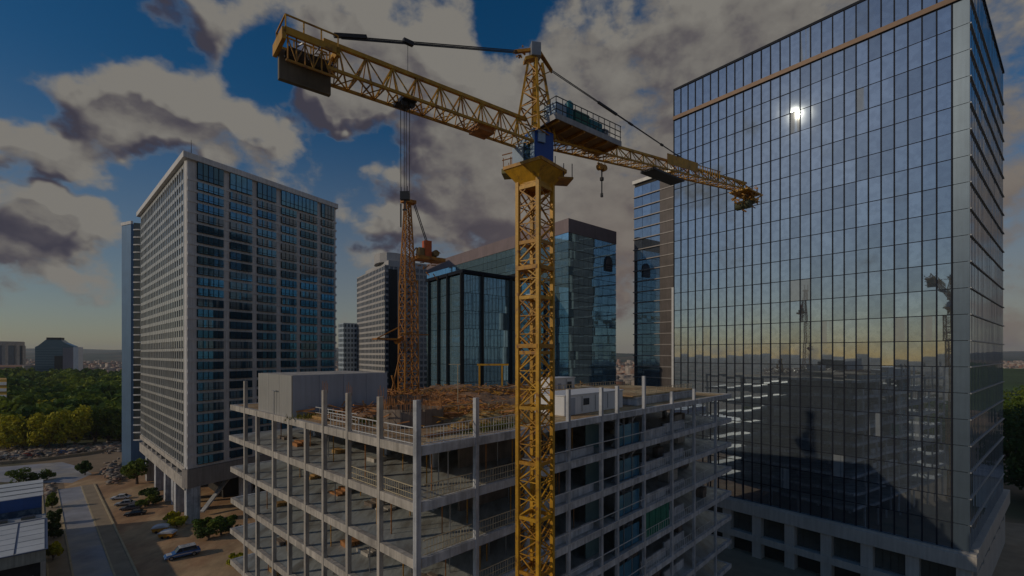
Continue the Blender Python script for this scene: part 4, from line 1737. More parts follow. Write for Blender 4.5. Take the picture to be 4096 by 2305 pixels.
# podium
mb = MB()
mb.prism([tp(1.5, 1.5), tp(WL - 1, 1.5), tp(WL - 1, WR - 1), tp(1.5, WR - 1)], 0, GB - .3)
mb.build('podium_core', M_dark, tower_ob)
mb = MB()
TL.box(mb, -1.0, WL, -1.5, 1.0, 9.2, 11.6)
mb.build('podium_band', M_stone, tower_ob, bevel=.06)
mb = MB()
TL.box(mb, -.9, WL, -1.4, .7, 11.6, 11.99)
mb.build('podium_ledge', M_stone, tower_ob)
mb = MB()
TR.box(mb, 1.0, WR + 2, -1.5, 1.0, 9.2, 12.4)
mb.build('podium_band', M_stone, tower_ob, bevel=.06)
mb = MB()
TL.box(mb, -.6, WL, -1.4, .8, 3.4, 4.8)
mb.build('podium_band', M_stone, tower_ob)
mb = MB()
TR.box(mb, 1.0, WR, -1.4, .3, 0, 6.6)
mb.build('plinth_wall', M_stone, tower_ob)
for i in range(9):
    mb = MB()
    TL.box(mb, -.3 + i * 6.7, 1.6 + i * 6.7, -1.2, .6, 0, 9.199)
    mb.build('podium_pier', M_stone, tower_ob)
    if i < 8:
        mb = MB()
        for q in range(4):
            TL.box(mb, 1.7 + i * 6.7 + q * 1.18, 2.8 + i * 6.7 + q * 1.18, -.9, -.85, 4.85, 9.15)
        mb.build('podium_window', M_hside, tower_ob)
for i in range(6):
    mb = MB()
    TR.box(mb, 4 + i * 9, 5.6 + i * 9, -1.2, .5, 6.6, 9.199)
    mb.build('podium_pier', M_stone, tower_ob)
# forecourt
sheet('forecourt', [(35, 97), (75, 72), (140, 125), (60, 150)], .02, M_pave)

# ================================================================== BANDED TOWER behind it
B0 = Vector((48.5, 131, 0))
band = thing('banded_tower', B0, 'narrow tower of pale horizontal bands between the teal block and the mirror tower', 'building')
BF = Face((37.0, 145.5, 0), (.62, -.785), (-.785, -.62))
BLn = 18.5
BTOP = 97.0
mb = MB()
BF.box(mb, .3, BLn, -14, -.4, 0, BTOP - .4)
mb.build('body', M_dark, band)
for i in range(28):
    z = 6 + i * 3.2
    mb = MB()
    BF.box(mb, 0, BLn, -.5, .2, z, z + .26)
    mb.build('floor_band', mat('band_metal', (.30, .28, .28), .5, metal=.3, var=.15, vs=.3, streak=.2), band)
    for q in range(3):
        mb = MB()
        BF.box(mb, .1 + q * 3.05, 3.05 + q * 3.05, -.42, -.3 + random.uniform(-.03, .03), z + .26, z + 3.2)
        mb.build('window', M_tower, band)
mb = MB()
BF.box(mb, 9.4, BLn - 1.6, -.4, .05, 0, BTOP - 2)
mb.build('shaft', mat('shaft_brown', (.10, .085, .085), .5, metal=.2, var=.3, vs=.3, streak=.3), band)
mb = MB()
BF.box(mb, BLn - 1.5, BLn - .7, -.4, .5, 0, BTOP)
mb.build('edge_fin', M_panelw, band)
mb = MB()
BF.box(mb, -.2, BLn, -14, .3, BTOP - .4, BTOP + .6)
mb.build('coping', M_panelw, band)

# ================================================================== TEAL GLASS BLOCK (middle)
M_mglass = glass('block_glass', (.42, .68, .82), .8, .04, .76, .010, .12, rand=.10)
M_mdark = mat('fin_black', (.012, .016, .022), .4, metal=.3, var=.1)
K0 = Vector((15.4, 130, 0))
block = thing('glass_block', K0, 'broad teal glass office block with brown parapet behind the crane mast', 'building')
KL = Face(K0, (-.602, .799), (-.799, -.602))
KR = Face(K0, (.743, .669), (.669, -.743))
KLL, KRL = 84.0, 21.7
KT = 82.0
mb = MB()
kp = lambda a, b: ((K0 + KL.d * a + KR.d * b).x, (K0 + KL.d * a + KR.d * b).y)
mb.prism([kp(.3, .3), kp(KLL - .3, .3), kp(KLL - .3, KRL - .2), kp(.3, KRL - .2)], 0, KT - 3.9)
mb.build('body', M_mdark, block)
mb = MB()
mb.prism([kp(-.15, -.15), kp(KLL, -.15), kp(KLL, KRL), kp(-.15, KRL)], KT - 3.8, KT)
mb.build('parapet', mat('parapet_brown', (.27, .21, .22), .7, var=.12, vs=.3, streak=.2), block)
nrow = 32
for j in range(nrow):
    z0, z1 = 4 + (KT - 7.8) * j / nrow, 4 + (KT - 7.8) * (j + 1) / nrow
    for F_, L_, n_ in ((KL, KLL, 32), (KR, KRL, 10)):
        mb = MB()
        for i in range(n_):
            t0_, t1_ = L_ * i / n_, L_ * (i + 1) / n_
            q, w_ = random.gauss(0, .012), random.gauss(0, .006)
            mb.quad(F_.p(t0_ + .03, q, z0 + .05), F_.p(t1_ - .03, -q, z0 + .05), F_.p(t1_ - .03, -q + w_, z1 - .05), F_.p(t0_ + .03, q + w_, z1 - .05))
        mb.build('glass_band', M_mglass, block)
    if j % 3 == 0:
        mb = MB()
        KR.box(mb, 0, KRL, -.1, .06, z0 - .05, z0 + .05)
        mb.build('joint_line', M_mdark, block)
# emblem high on the right face: dark arched badge with pale strokes
mb = MB()
pts = [(0, 0), (3.4, 0), (3.4, 2.6), (3.1, 3.6), (2.4, 4.3), (1.7, 4.5), (1.0, 4.3), (.3, 3.6), (0, 2.6)]
mb.extrude(pts, KR.p(16.0, .12, 69.6), KR.d, up, KR.n * .25)
emb = mb.build('emblem', mat('emblem_dark', (.02, .025, .03), .5, var=.1), block)
mb = MB()
for q, z in enumerate((.7, 1.25)):
    KR.box(mb, 16.25, 19.15, .36, .40, 69.6 + z, 69.6 + z + .16)
for q in range(5):
    KR.box(mb, 16.35 + q * .58, 16.55 + q * .58, .36, .40, 69.6 + 1.9, 69.6 + 3.1 + (.6 if 0 < q < 4 else 0))
mb.build('emblem_strokes', mat('emblem_pale', (.20, .17, .18), .5, var=.1), emb)
# projecting lower volume
Q0 = Vector((-12.1, 118, 0))
QL = Face(Q0, KL.d, KL.n)
QR = Face(Q0, KR.d, KR.n)
QLL, QRL, QT = 19.3, 28.9, 65.4
qp = lambda a, b: ((Q0 + QL.d * a + QR.d * b).x, (Q0 + QL.d * a + QR.d * b).y)
mb = MB()
mb.prism([qp(.3, .3), qp(QLL, .3), qp(QLL, QRL - .4), qp(.3, QRL - .4)], 0, QT - .3)
vol = mb.build('annex_body', M_mdark, block)
mb = MB()
mb.prism([qp(-.5, -.5), qp(QLL + .2, -.5), qp(QLL + .2, QRL - .5), qp(-.5, QRL - .5)], QT - .3, QT + .5)
mb.build('annex_roof', M_tmull, block)
for j in range(14):
    z0, z1 = 2 + (QT - 2.6) * j / 14, 2 + (QT - 2.6) * (j + 1) / 14
    for F_, L_, n_ in ((QL, QLL, 8), (QR, QRL - .5, 10)):
        mb = MB()
        for i in range(n_):
            t0_, t1_ = L_ * i / n_, L_ * (i + 1) / n_
            q, w_ = random.gauss(0, .012), random.gauss(0, .008)
            mb.quad(F_.p(t0_ + .03, q, z0 + .05), F_.p(t1_ - .03, -q, z0 + .05), F_.p(t1_ - .03, -q + w_, z1 - .05), F_.p(t0_ + .03, q + w_, z1 - .05))
        mb.build('glass_band', M_mglass, block)
for t in (.1, 7.0, 12.0, 17.5):
    mb = MB()
    QL.box(mb, t - .3, t + .35, -.2, .7, 0, QT + (.2 if t > 1 else -.31))
    mb.build('black_fin', M_mdark, block)
for t in (5.8, 15.6, 25):
    mb = MB()
    QR.box(mb, t - .35, t + .35, -.2, .55, 0, QT - .31)
    mb.build('black_fin', M_mdark, block)
for t in (24, 33, 42):
    mb = MB()
    KL.box(mb, t - .45, t + .45, -.2, .6, QT + .5, KT - 13)
    mb.build('black_fin', M_mdark, block)
mb = MB()
KL.box(mb, 18, 50, -.2, .62, KT - 13, KT - 12)
mb.build('portal_beam', M_mdark, block)

# ================================================================== FAR TOWERS
def grid_tower(name, label, base, d, w1, w2, zt, floors, n1, n2, m_wall, m_glass, strips=(), crown=True):
    dv = Vector((d[0], d[1], 0)).normalized()
    nv = Vector((dv.y, -dv.x, 0))
    r_ = thing(name, base, label, 'building')
    A = Face(base, dv, nv)                                  # right-hand visible face
    B = Face(base, (-nv.x, -nv.y), (-dv.x, -dv.y))          # left-hand visible face
    mb = MB()
    A.box(mb, .2, w1, -w2 + .2, -.28, 0, zt - .2)
    mb.build('body', m_glass, r_)
    mb = MB()
    fh = zt / floors
    for F_, L_, n_ in ((A, w1, n1), (B, w2, n2)):
        for i in range(n_ + 1):
            t_ = L_ * i / n_
            F_.box(mb, max(0, t_ - .34), min(L_, t_ + .34), -.3, .0, 0, zt)
        for j in range(floors + 1):
            F_.box(mb, .03, L_ - .03, -.3, -.04, max(0, j * fh - .6), min(zt, j * fh + .5))
    mb.build('facade_grid', m_wall, r_, kind='stuff')
    for (f_, t0_, t1_) in strips:
        F_ = A if f_ == 'A' else B
        mb = MB()
        F_.box(mb, t0_, t1_, -.3, .3, 0, zt - 2)
        mb.build('dark_strip', M_mdark, r_)
    if crown:
        mb = MB()
        A.box(mb, w1 * .12, w1 * .9, -w2 * .9, -w2 * .1, zt, zt + 3.5)
        mb.build('setback', m_wall, r_)
        mb = MB()
        c_ = A.p(w1 * .48, -w2 * .5, 0)
        pts = [(c_.x + math.cos(q / 16 * 6.283) * w1 * .36, c_.y + math.sin(q / 16 * 6.283) * w2 * .36) for q in range(16)]
        mb.prism(pts, zt + 3.5, zt + 8.5)
        mb.build('roof_drum', m_wall, r_)
    return r_


M_fwall = mat('far_beige', (.52, .505, .50), .8, var=.12, vs=.1, streak=.15)
M_fglass = glass('far_glass', (.10, .14, .20), .5, .1, .5, .01, .1)
grid_tower('beige_tower', 'distant beige gridded tower with round crown left of the small crane', (-64, 240, 0), (.83, .55), 30, 50, 90, 30, 13, 20, M_fwall, M_fglass,
           strips=(('A', 2.0, 6.5),))
grid_tower('sliver_tower', 'small blue glass tower at the right end of the concrete tower', (-97, 275, 0), (.75, .66), 8, 8, 63, 22, 4, 4, mat('sliver_wall', (.50, .58, .66), .5, metal=.2, var=.1), M_fglass, crown=False)
grid_tower('hazy_block', 'very far pale block beside the beige tower', (-122, 360, 0), (.8, .6), 18, 16, 38, 12, 5, 5, M_fwall, M_fglass, crown=False)

# dark chamfered glass block far left
fx = Vector((-800, 800, 0))
fb = thing('chamfered_block', fx, 'dark blue glass block with sloped roof and white end wall on the far plain', 'building')
fF = Face((-800, 800, 0), (.94, .34), (.34, -.94))
mb = MB()
mb.extrude([(0, 0), (52, 0), (52, 58), (40, 64), (34, 69), (14, 69), (9, 64), (4, 59), (0, 57)], fF.p(0, 0, 0), fF.d, up, fF.n * -14)
fb_body = mb.build('glass_volume', glass('far_teal_glass', (.05, .13, .20), .5, .12, .3, .01, .1), fb)
mb = MB()
for j in range(20):
    fF.box(mb, .5, 37, -.2, .5, 3 + j * 2.8, 3.5 + j * 2.8)
mb.build('floor_lines', mat('floor_line_blue', (.16, .24, .30), .4, metal=.3, var=.1), fb, kind='stuff')
mb = MB()
fF.box(mb, 26, 37, .0, .9, 0, 42)
mb.build('dark_slab', M_mdark, fb)  # flat black slab standing proud of the front
mb = MB()
fF.box(mb, 37.5, 52, .0, 1.2, 0, 56)
mb.build('grey_wing', mat('wing_grey', (.24, .22, .25), .7, var=.08), fb)
mb = MB()
fF.box(mb, 52.02, 59, -14, 2.0, 0, 57)
mb.build('white_end_wall', M_white, fb)
mb = MB()
fF.box(mb, 14, 34, -12, -2, 69, 73)
mb.build('plant_room', M_mdark, fb)

# round-topped block and brown block at the left edge
rb = thing('round_top_block', (-1035, 960, 0), 'pale ringed tower with dark windows at the far left edge', 'building')
mb = MB()
mb.prism([(-1035 + 38 * math.cos(q * .5236), 960 + 34 * math.sin(q * .5236)) for q in range(12)], 0, 62)
mb.build('drum', M_fglass, rb)
mb = MB()
mb.prism([(-1035 + 41 * math.cos(q * .5236), 960 + 37 * math.sin(q * .5236)) for q in range(12)], 62, 70)
mb.build('cornice', M_concw, rb)
for q in range(12):
    mb = MB()
    c_ = Vector((-1035 + 38 * math.cos(q * .5236), 960 + 34 * math.sin(q * .5236), 0))
    mb.bar(c_, c_ + up * 62, 6)
    mb.build('pier', M_concw, rb)
bbk = thing('brown_block', (-845, 790, 0), 'low brown brick block in front of the ringed tower', 'building')
mb = MB()
mb.aab(-900, -812, 790, 830, 0, 26)
mb.build('walls', mat('brown_brick', (.32, .18, .13), .85, var=.2, vs=.1), bbk)
for j in range(5):
    mb = MB()
    mb.aab(-900.5, -813, 789, 789.9, 3 + j * 4.6, 4.6 + j * 4.6)
    mb.build('window_row', M_fglass, bbk)
mb = MB()
mb.aab(-811.5, -808, 790, 830, 0, 26)
mb.build('end_wall', M_concw, bbk)
lit_b = thing('striped_block', (-318, 300, 0), 'white and gold striped block cut by the left picture edge', 'building')
mb = MB()
mb.box((-317.8, 300, 0), (-32, -6, 0), (-21.5, 20, 0), (0, 0, 29))
mb.build('walls', mat('gold_wall', (.62, .36, .05), .6, var=.2, vs=.4), lit_b)
for j in range(7):
    mb = MB()
    mb.box((-317.5, 299.6, 1.5 + j * 4), (-32.6, -6.1, 0), (-21.8, 20.3, 0), (0, 0, 1.9))
    mb.build('white_stripe', M_white, lit_b)

# white house in the gap and low pale houses
hs = thing('white_house', (60, 225, 0), 'small white house in the gap left of the banded tower', 'house')
mb = MB()
mb.aab(52, 68, 225, 236, 0, 18)
mb.build('walls', M_white, hs)
for j in range(4):
    for q in range(4):
        mb = MB()
        mb.aab(53.2 + q * 3.8, 55.2 + q * 3.8, 224.85, 224.97, 2 + j * 4, 4.2 + j * 4)
        mb.build('window', M_fglass, hs)

# ================================================================== SHEDS bottom left
SH = Vector((-86.4, 88.4, 0))
q_ = Vector((-.714, -.70, 0))
r_ = Vector((-.70, .714, 0))
M_tin = mat('white_sheet_roof', (.70, .72, .73), .45, var=.12, vs=.25, streak=.1, rand=.08)
shed = thing('white_shed', SH, 'shed with gridded white sheet roof at the lower left corner', 'shed')
EW = 44.0
mb = MB()
mb.box(SH + r_ * 1.5 + up * 0, q_ * EW, r_ * 26, (0, 0, 7.4))
mb.build('dark_hall', M_dark, shed)
mb = MB()
mb.box(SH + r_ * .2 + up * 6.6, q_ * EW, r_ * .35, (0, 0, 2.3))
mb.build('eaves_wall', mat('shed_wall', (.45, .44, .38), .8, var=.2, vs=.6, streak=.45), shed)
for q in range(6):
    mb = MB()
    mb.box(SH + q_ * (q * 8.5) + r_ * .1, q_ * .7, r_ * .7, (0, 0, 6.6))
    mb.build('post', M_concw, shed)
mb = MB()
mb.box(SH + r_ * .9, r_ * 26.6, q_ * .3, (0, 0, 8.7))
mb.build('side_wall', mat('shed_wall', (.45, .44, .38)), shed)
NPX, NPY = 11, 6
pw, pd = EW / NPX, 22.5 / NPY
rp = MB()
rp.box((.17, .17, 0), (pw - .34, 0, 0), (0, pd - .34, 0), (0, 0, .08))
rp_me = piece_mesh('roof_panel', rp, M_tin)
mb = MB()
mb.box(SH + up * 8.75 - q_ * .3, q_ * (EW + .6), r_ * 23.2, (0, 0, .12))
mb.build('roof_deck', mat('seam_blue', (.08, .11, .2), .6, var=.1), shed)
rz = math.atan2(q_.y, q_.x)
for i in range(NPX):
    for j in range(NPY):
        # local x along q_, local y = -r_ for a right-handed frame, so start from the far edge
        p = SH + q_ * (i * pw) + r_ * ((j + 1) * pd) + up * 8.872
        ob = inst('roof_panel', rp_me, p, (random.gauss(0, .004), random.gauss(0, .004), rz), shed)
mb = MB()
mb.box(SH + r_ * 23.4 + up * 8.7, q_ * EW, r_ * 4.0, (0, 0, .25))
mb.build('gutter_roof', M_pad, shed)
for i in range(10):
    mb = MB()
    mb.box(SH + r_ * 24.4 + q_ * (1.6 + i * 4.2) + up * 8.952, q_ * 2.2, r_ * 1.6, (0, 0, .5))
    mb.build('skylight', M_hside, shed)
mb = MB()
mb.bar(SH + Vector((-14, -13, 3.6)), SH + Vector((1.0, -.6, 3.6)), .15)
mb.bar(SH + Vector((-14, -12, 1.6)), SH + Vector((-1.5, -.8, 4.2)), .15)
mb.build('canopy_rail', M_railw, shed)

S2 = SH + r_ * 29.5 + q_ * .6
shed2 = thing('blue_fascia_shed', S2, 'white roofed shed with deep blue fascia behind the gridded shed', 'shed')
mb = MB()
mb.box(S2 + r_ * .4, q_ * 46, r_ * 16, (0, 0, 11.5))
mb.build('walls', M_panel, shed2)
mb = MB()
mb.box(S2 + up * 10.0, q_ * 46, r_ * .38, (0, 0, 2.6))
mb.build('fascia', mat('fascia_blue', (.015, .10, .36), .4, var=.15, vs=.3, streak=.2), shed2)
mb = MB()
mb.box(S2 + r_ * .1 + up * 8.4 + q_ * 8, q_ * 38, r_ * .28, (0, 0, 1.595))
mb.build('pale_band', mat('band_pale', (.32, .42, .52), .5, var=.15, vs=.4), shed2)
mb = MB()
mb.box(S2 + r_ * .12 + up * 8.4 + q_ * .1, q_ * 7.8, r_ * .26, (0, 0, 1.595))
mb.build('dark_mural', mat('mural', (.03, .08, .16), .5, var=.3, vs=.5, col2=(.14, .22, .3), s2=.7), shed2)
for j in range(4):
    mb = MB()
    mb.box(S2 + r_ * (.1 + j * 4.1) - q_ * (.2 - j * .0) + up * (12.62 + .18 * j), q_ * 46, r_ * 4.05, (0, 0, .1))
    mb.build('roof_sheet', M_tin, shed2)
mb = MB()
mb.box(S2 + r_ * .4 + up * 11.5 + q_ * .1, q_ * 45.8, r_ * 15.8, (0, 0, 1.1))
mb.build('roof_void', M_dark, shed2)

# ================================================================== VEHICLES
M_tyre = mat('tyre', (.02, .02, .02), .9, var=.1)
M_cglass = glass('car_glass', (.03, .05, .08), .6, .05, .3)
M_chrome = mat('lamp_glass', (.7, .7, .65), .2, var=.05)


def vehicle(name, loc, rz, label, cat, paint, L=4.3, Wd=1.8, kind='saloon', trim=None, group=None):
    o = thing(name, loc, label, cat, group)
    o.rotation_euler = (0, 0, rz)
    ORG[o.name] = Vector((0, 0, 0))        # parts in local coordinates
    h = Wd / 2
    if kind == 'saloon':
        low = [(-L / 2, .38), (-L / 2 + .05, .78), (-L * .30, .92), (L * .22, .95), (L * .45, .84), (L / 2, .66), (L / 2, .36)]
        top = [(-L * .33, .90), (-L * .22, 1.38), (L * .02, 1.46), (L * .12, 1.36), (L * .24, .93)]
    elif kind == 'utility':
        low = [(-L / 2, .65), (-L / 2, 1.25), (-L * .16, 1.45), (L * .18, 1.45), (L * .30, 1.18), (L * .46, 1.02), (L / 2, .75), (L / 2, .5), (-L * .45, .5)]
        top = [(-L * .42, 1.43), (-L * .38, 2.05), (-L * .02, 2.28), (L * .10, 2.2), (L * .20, 1.43)]
    mb = MB()
    mb.extrude(low, (0, -h, 0), (1, 0, 0), (0, 0, 1), (0, Wd, 0))
    mb.build('body', paint, o, bevel=.10)
    mb = MB()
    n = len(top)
    i = len(mb.v)
    for sgn, ins in ((-1, 0), (1, 0)):
        for x, z in top:
            f = (z - top[0][1]) / (max(p[1] for p in top) - top[0][1] + 1e-6)
            mb.v.append(Vector((x, sgn * (h - .06 - .16 * f), z)))
    for j in range(n - 1):
        mb.f.append((j, j + 1, n + j + 1, n + j))
    mb.f.append(tuple(range(n))[::-1])
    mb.f.append(tuple(range(n, 2 * n)))
    cabn = mb.build('cabin_glass', M_cglass, o)
    mb = MB()
    zt_ = max(p[1] for p in top)
    xa, xb = top[1][0] + .05, top[-2][0] - .02
    mb.aab(xa, xb, -h + .2, h - .2, zt_ - .06, zt_ + .05)
    mb.build('roof', trim or paint, o, bevel=.03)
    for sx in (-1, 1):
        mb = MB()
        for (x0, z0), (x1, z1) in ((top[0], top[1]), (top[-1], top[-2]), ((.0, top[0][1]), (.0, zt_))):
            mb.bar((x0, sx * (h - .07), z0), (x1, sx * (h - .20), z1), .09)
        mb.build('window_pillar', paint, cabn)
    wr = .33 if kind == 'saloon' else .48
    for sx in (-.31, .32):
        for sy in (-1, 1):
            mb = MB()
            mb.tube((L * sx, sy * (h - .16), wr), (L * sx, sy * (h + .03), wr), wr, 14)
            w_ = mb.build('wheel', M_tyre, o)
            mb = MB()
            mb.tube((L * sx, sy * (h + .02), wr), (L * sx, sy * (h + .045), wr), wr * .58, 10)
            mb.build('rim', M_steel, w_)
    for sy in (-1, 1):
        mb = MB()
        mb.aab(L / 2 - .06, L / 2 + .03, sy * h * .72 - .16, sy * h * .72 + .16, .62, .76)
        mb.build('headlight', M_chrome, o)
    if kind == 'utility':
        for sy in (-1, 1):
            mb = MB()
            mb.extrude([(-L * .48, .95), (-L * .1, 1.1), (L * .2, 1.1), (L * .46, .86), (L * .46, .72), (L * .2, .9), (-L * .1, .88), (-L * .48, .75)],
                       (0, sy * (h + .012) - .012, 0), (1, 0, 0), (0, 0, 1), (0, .024, 0))
            mb.build('side_stripe', trim, o)
        mb = MB()
        mb.aab(L * .24, L * .44, -h * .7, h * .7, 1.08, 1.20)
        mb.build('bonnet_panel', trim, o, bevel=.05)
        mb = MB()
        for yy in (-.5, .5):
            mb.bar((-L * .36, yy, 2.30), (L * .05, yy, 2.42), .06)
        for xx in (-.34, -.2, -.05):
            mb.bar((L * xx, -.6, 2.33), (L * xx, .6, 2.33), .06)
        mb.build('roof_rack', M_steel, o)
    return o


CARG = 'cars parked by the building'
P_blue = mat('paint_blue', (.03, .13, .38), .3, var=.08)
P_white = mat('paint_white', (.62, .64, .66), .3, var=.06)
P_silver = mat('paint_silver', (.42, .44, .46), .3, metal=.4, var=.06)
P_grey = mat('paint_grey', (.10, .105, .12), .3, metal=.3, var=.06)
P_black = mat('paint_black', (.025, .027, .032), .25, var=.05)
vehicle('utility_vehicle', (-73.2, 105.9, .01), math.atan2(-4.3, -4.8), 'blue and white utility vehicle on the brown lot near the pillars', 'car', P_blue, L=6.6, Wd=2.4, kind='utility', trim=P_white)
vehicle('parked_car', tuple(gp(121, 499)), R(200), 'white parked car, farthest of the parked row', 'car', P_white, L=5.0, Wd=2.1, group=CARG)
vehicle('parked_car', tuple(gp(125.5, 505)), R(205), 'silver parked car next to the white one', 'car', P_silver, L=5.0, Wd=2.1, group=CARG)
vehicle('parked_car', tuple(gp(131, 509.5)), R(200), 'dark grey parked car beside the silver one', 'car', P_grey, L=5.0, Wd=2.1, group=CARG)
vehicle('parked_car', tuple(gp(135.5, 515)), R(208), 'black parked car nearest in the parked row', 'car', P_black, L=5.0, Wd=2.1, group=CARG)


for i, (px, py, col_, nm) in enumerate(((6, 460.5, (.62, .63, .64), 'white'), (17, 460, (.30, .31, .33), 'grey'), (27, 459, (.40, .05, .03), 'red'), (39, 458.3, (.03, .03, .035), 'black'),
                                         (50, 457.2, (.50, .46, .36), 'cream'), (62, 456, (.05, .12, .30), 'blue'), (73, 454.8, (.42, .44, .46), 'silver'), (86, 453, (.05, .12, .08), 'dark green'))):
    g_ = gp(px, py - 2.2)
    vehicle('parked_car', tuple(g_), R(10 + i * 4 + (180 if i % 2 else 0)), nm + ' car parked along the wall below the park trees', 'car', mat('paint_row_' + nm.replace(' ', '_'), col_, .3, var=.06), L=4.8, Wd=2.0, group='cars parked below the park')


def cart(loc, rz, label, s=1.0):
    o = thing('covered_trailer', loc, label, 'trailer', 'covered trailers on the lot')
    o.rotation_euler = (0, 0, rz)
    o.scale = (s, s, s)
    ORG[o.name] = Vector((0, 0, 0))
    mb = MB()
    mb.extrude([(-1.5, .35), (-1.7, 1.25), (1.7, 1.25), (1.4, .35)], (0, -1.0, 0), (1, 0, 0), (0, 0, 1), (0, 2.0, 0))
    mb.build('box', mat('trailer_yellow', (.60, .28, .03), .6, var=.3, vs=1.2), o, bevel=.08)
    mb = MB()
    pr = [(-1.85, 1.25)] + [(-1.8 + 3.6 * q / 8, 1.38 + .45 * math.sin(math.pi * q / 8) ** .6) for q in range(9)] + [(1.85, 1.25)]
    mb.extrude(pr, (0, -1.15, 0), (1, 0, 0), (0, 0, 1), (0, 2.3, 0))
    mb.build('tarpaulin', mat('tarp_white', (.60, .62, .66), .7, var=.2, vs=1.0, bump=.4, bs=2), o, bevel=.12)
    for sy in (-1, 1):
        for sx in (-.7, .7):
            mb = MB()
            mb.tube((sx, sy * .86, .34), (sx, sy * 1.05, .34), .34, 12)
            mb.build('wheel', M_tyre, o)
    mb = MB()
    mb.bar((1.3, 0, .5), (2.3, 0, .45), .1)
    mb.build('tow_bar', M_cable, o)


cart(tuple(gp(160.5, 532.0)), R(25), 'yellow trailer under a white tarpaulin, the farther of the pair')
cart(tuple(gp(167.5, 537.5)), R(8), 'yellow trailer under a white tarpaulin, the nearer of the pair')

# ================================================================== VEGETATION
def leaf_mat(name, col, col2, var=.45, s2=.25, vs=.9):
    return mat(name, col, .75, var=var, vs=vs, col2=col2, s2=s2, fac2=(.40, .62), transl=.22, spec=.25)


M_leafd = leaf_mat('leaf_dark', (.040, .080, .018), (.085, .130, .025))
M_leafm = leaf_mat('leaf_mid', (.085, .15, .018), (.19, .23, .025))
M_leafy = leaf_mat('leaf_yellow', (.34, .335, .014), (.56, .48, .02))
M_leafp = leaf_mat('leaf_park', (.065, .140, .018), (.24, .29, .026), s2=.03, vs=.06)
M_bark = mat('bark', (.12, .085, .06), .9, var=.3, vs=2)


def crown_arrays(r, n_lobes, n_leaf, leaf, W_, Hc, core=True):
    """leaf quads spread through lumpy crown; returns V (n,4,3) around origin at crown base"""
    lobes = []
    for i in range(n_lobes):
        a = r.uniform(0, 6.283)
        rad = math.sqrt(r.uniform(0, 1)) * .72
        z = r.uniform(.16, .84)
        rr = r.uniform(.18, .42) * (1.15 - .5 * abs(z - .45))
        lobes.append((math.cos(a) * rad * W_ / 2, math.sin(a) * rad * W_ / 2, z * Hc, rr * W_ / 2, rr * Hc * .62))
    out = []
    per = n_leaf // n_lobes
    for (lx, ly, lz, rx, rz_) in lobes:
        d_ = r.normal(size=(per, 3))
        d_ /= np.linalg.norm(d_, axis=1)[:, None]
        rad = r.uniform(.62, 1.12, size=(per, 1)) ** .6
        c = d_ * rad * np.array([rx, rx, rz_]) + np.array([lx, ly, lz])
        nrm = d_ + r.normal(size=(per, 3)) * .55
        nrm /= np.linalg.norm(nrm, axis=1)[:, None]
        tv = np.cross(nrm, r.normal(size=(per, 3)))
        tv /= np.linalg.norm(tv, axis=1)[:, None] + 1e-9
        bv = np.cross(nrm, tv)
        s = leaf * r.uniform(.55, 1.25, size=(per, 1))
        q = np.stack([c - tv * s - bv * s * .6, c + tv * s - bv * s * .6, c + tv * s * .8 + bv * s * .6, c - tv * s * .8 + bv * s * .6], axis=1)
        out.append(q)
    return np.concatenate(out), lobes


def quads_obj(name, Q, m, parent=None, kind=None):
    V = Q.reshape(-1, 3)
    F = np.arange(len(V)).reshape(-1, 4)
    return mesh_np(name, V, F, m, parent, kind)


def tree(loc, H_, Wd_, m, label, seed, leaf=.5, n=1500, cat='tree', group=None, name='broadleaf_tree', trunk=.28, lobes=14):
    o = thing(name, loc, label, cat, group)
    r = np.random.default_rng(seed)
    base = H_ * trunk
    Q, lb = crown_arrays(r, lobes, n, leaf, Wd_, H_ - base)
    Q = Q + np.array([loc[0], loc[1], loc[2] + base])
    quads_obj('crown', Q, m, o)
    mb = MB()
    L0 = Vector(loc)
    fork = L0 + up * (base * 1.15)
    mb.tube(L0 - up * .1, fork, Wd_ * .045, 7, Wd_ * .03)
    for (lx, ly, lz, rx, rz_) in lb[:8]:
        mb.tube(fork, L0 + Vector((lx * .8, ly * .8, base + lz * .85)), Wd_ * .022, 5, Wd_ * .008)
    mb.build('trunk', M_bark, o)
    return o


# front row of the park (left): sunlit yellow-green trees, then darker ones
row = [(-6, 448, 17, 17, 'y'), (8, 449, 15.5, 16, 'y'), (22, 449, 16.5, 17, 'y'), (36, 449, 17, 17, 'y'), (49, 448.5, 16.2, 16, 'y'), (62, 448, 17.5, 17, 'y'), (75, 447, 19, 17, 'y'),
       (95, 443, 17.5, 19, 'd'), (108, 441, 18.5, 19, 'd'), (120, 440, 18, 18, 'd')]
nth = ['leftmost', 'second from the left', 'third from the left', 'fourth from the left', 'fifth from the left', 'sixth from the left', 'rightmost and tallest']
for i, (px, py, h, w, c) in enumerate(row):
    p = gp(px, py)
    lab = ('yellow green tree in the front park row, ' + nth[i]) if c == 'y' else 'dark green tree of the park edge, ' + ['next to the yellow green row', 'second towards the slim tower', 'touching the slim tower edge'][i - 7]
    tree((p.x, p.y, 0), h, w, M_leafy if c == 'y' else M_leafm, lab, 100 + i, leaf=.55, n=3400, group='front row of park trees', trunk=.12, lobes=22)
p = gp(47, 430)
tree((p.x, p.y, 0), 19, 9, M_leafy, 'narrow bright yellow tree rising behind the front park row', 131, leaf=.6, n=900, trunk=.3, lobes=9)
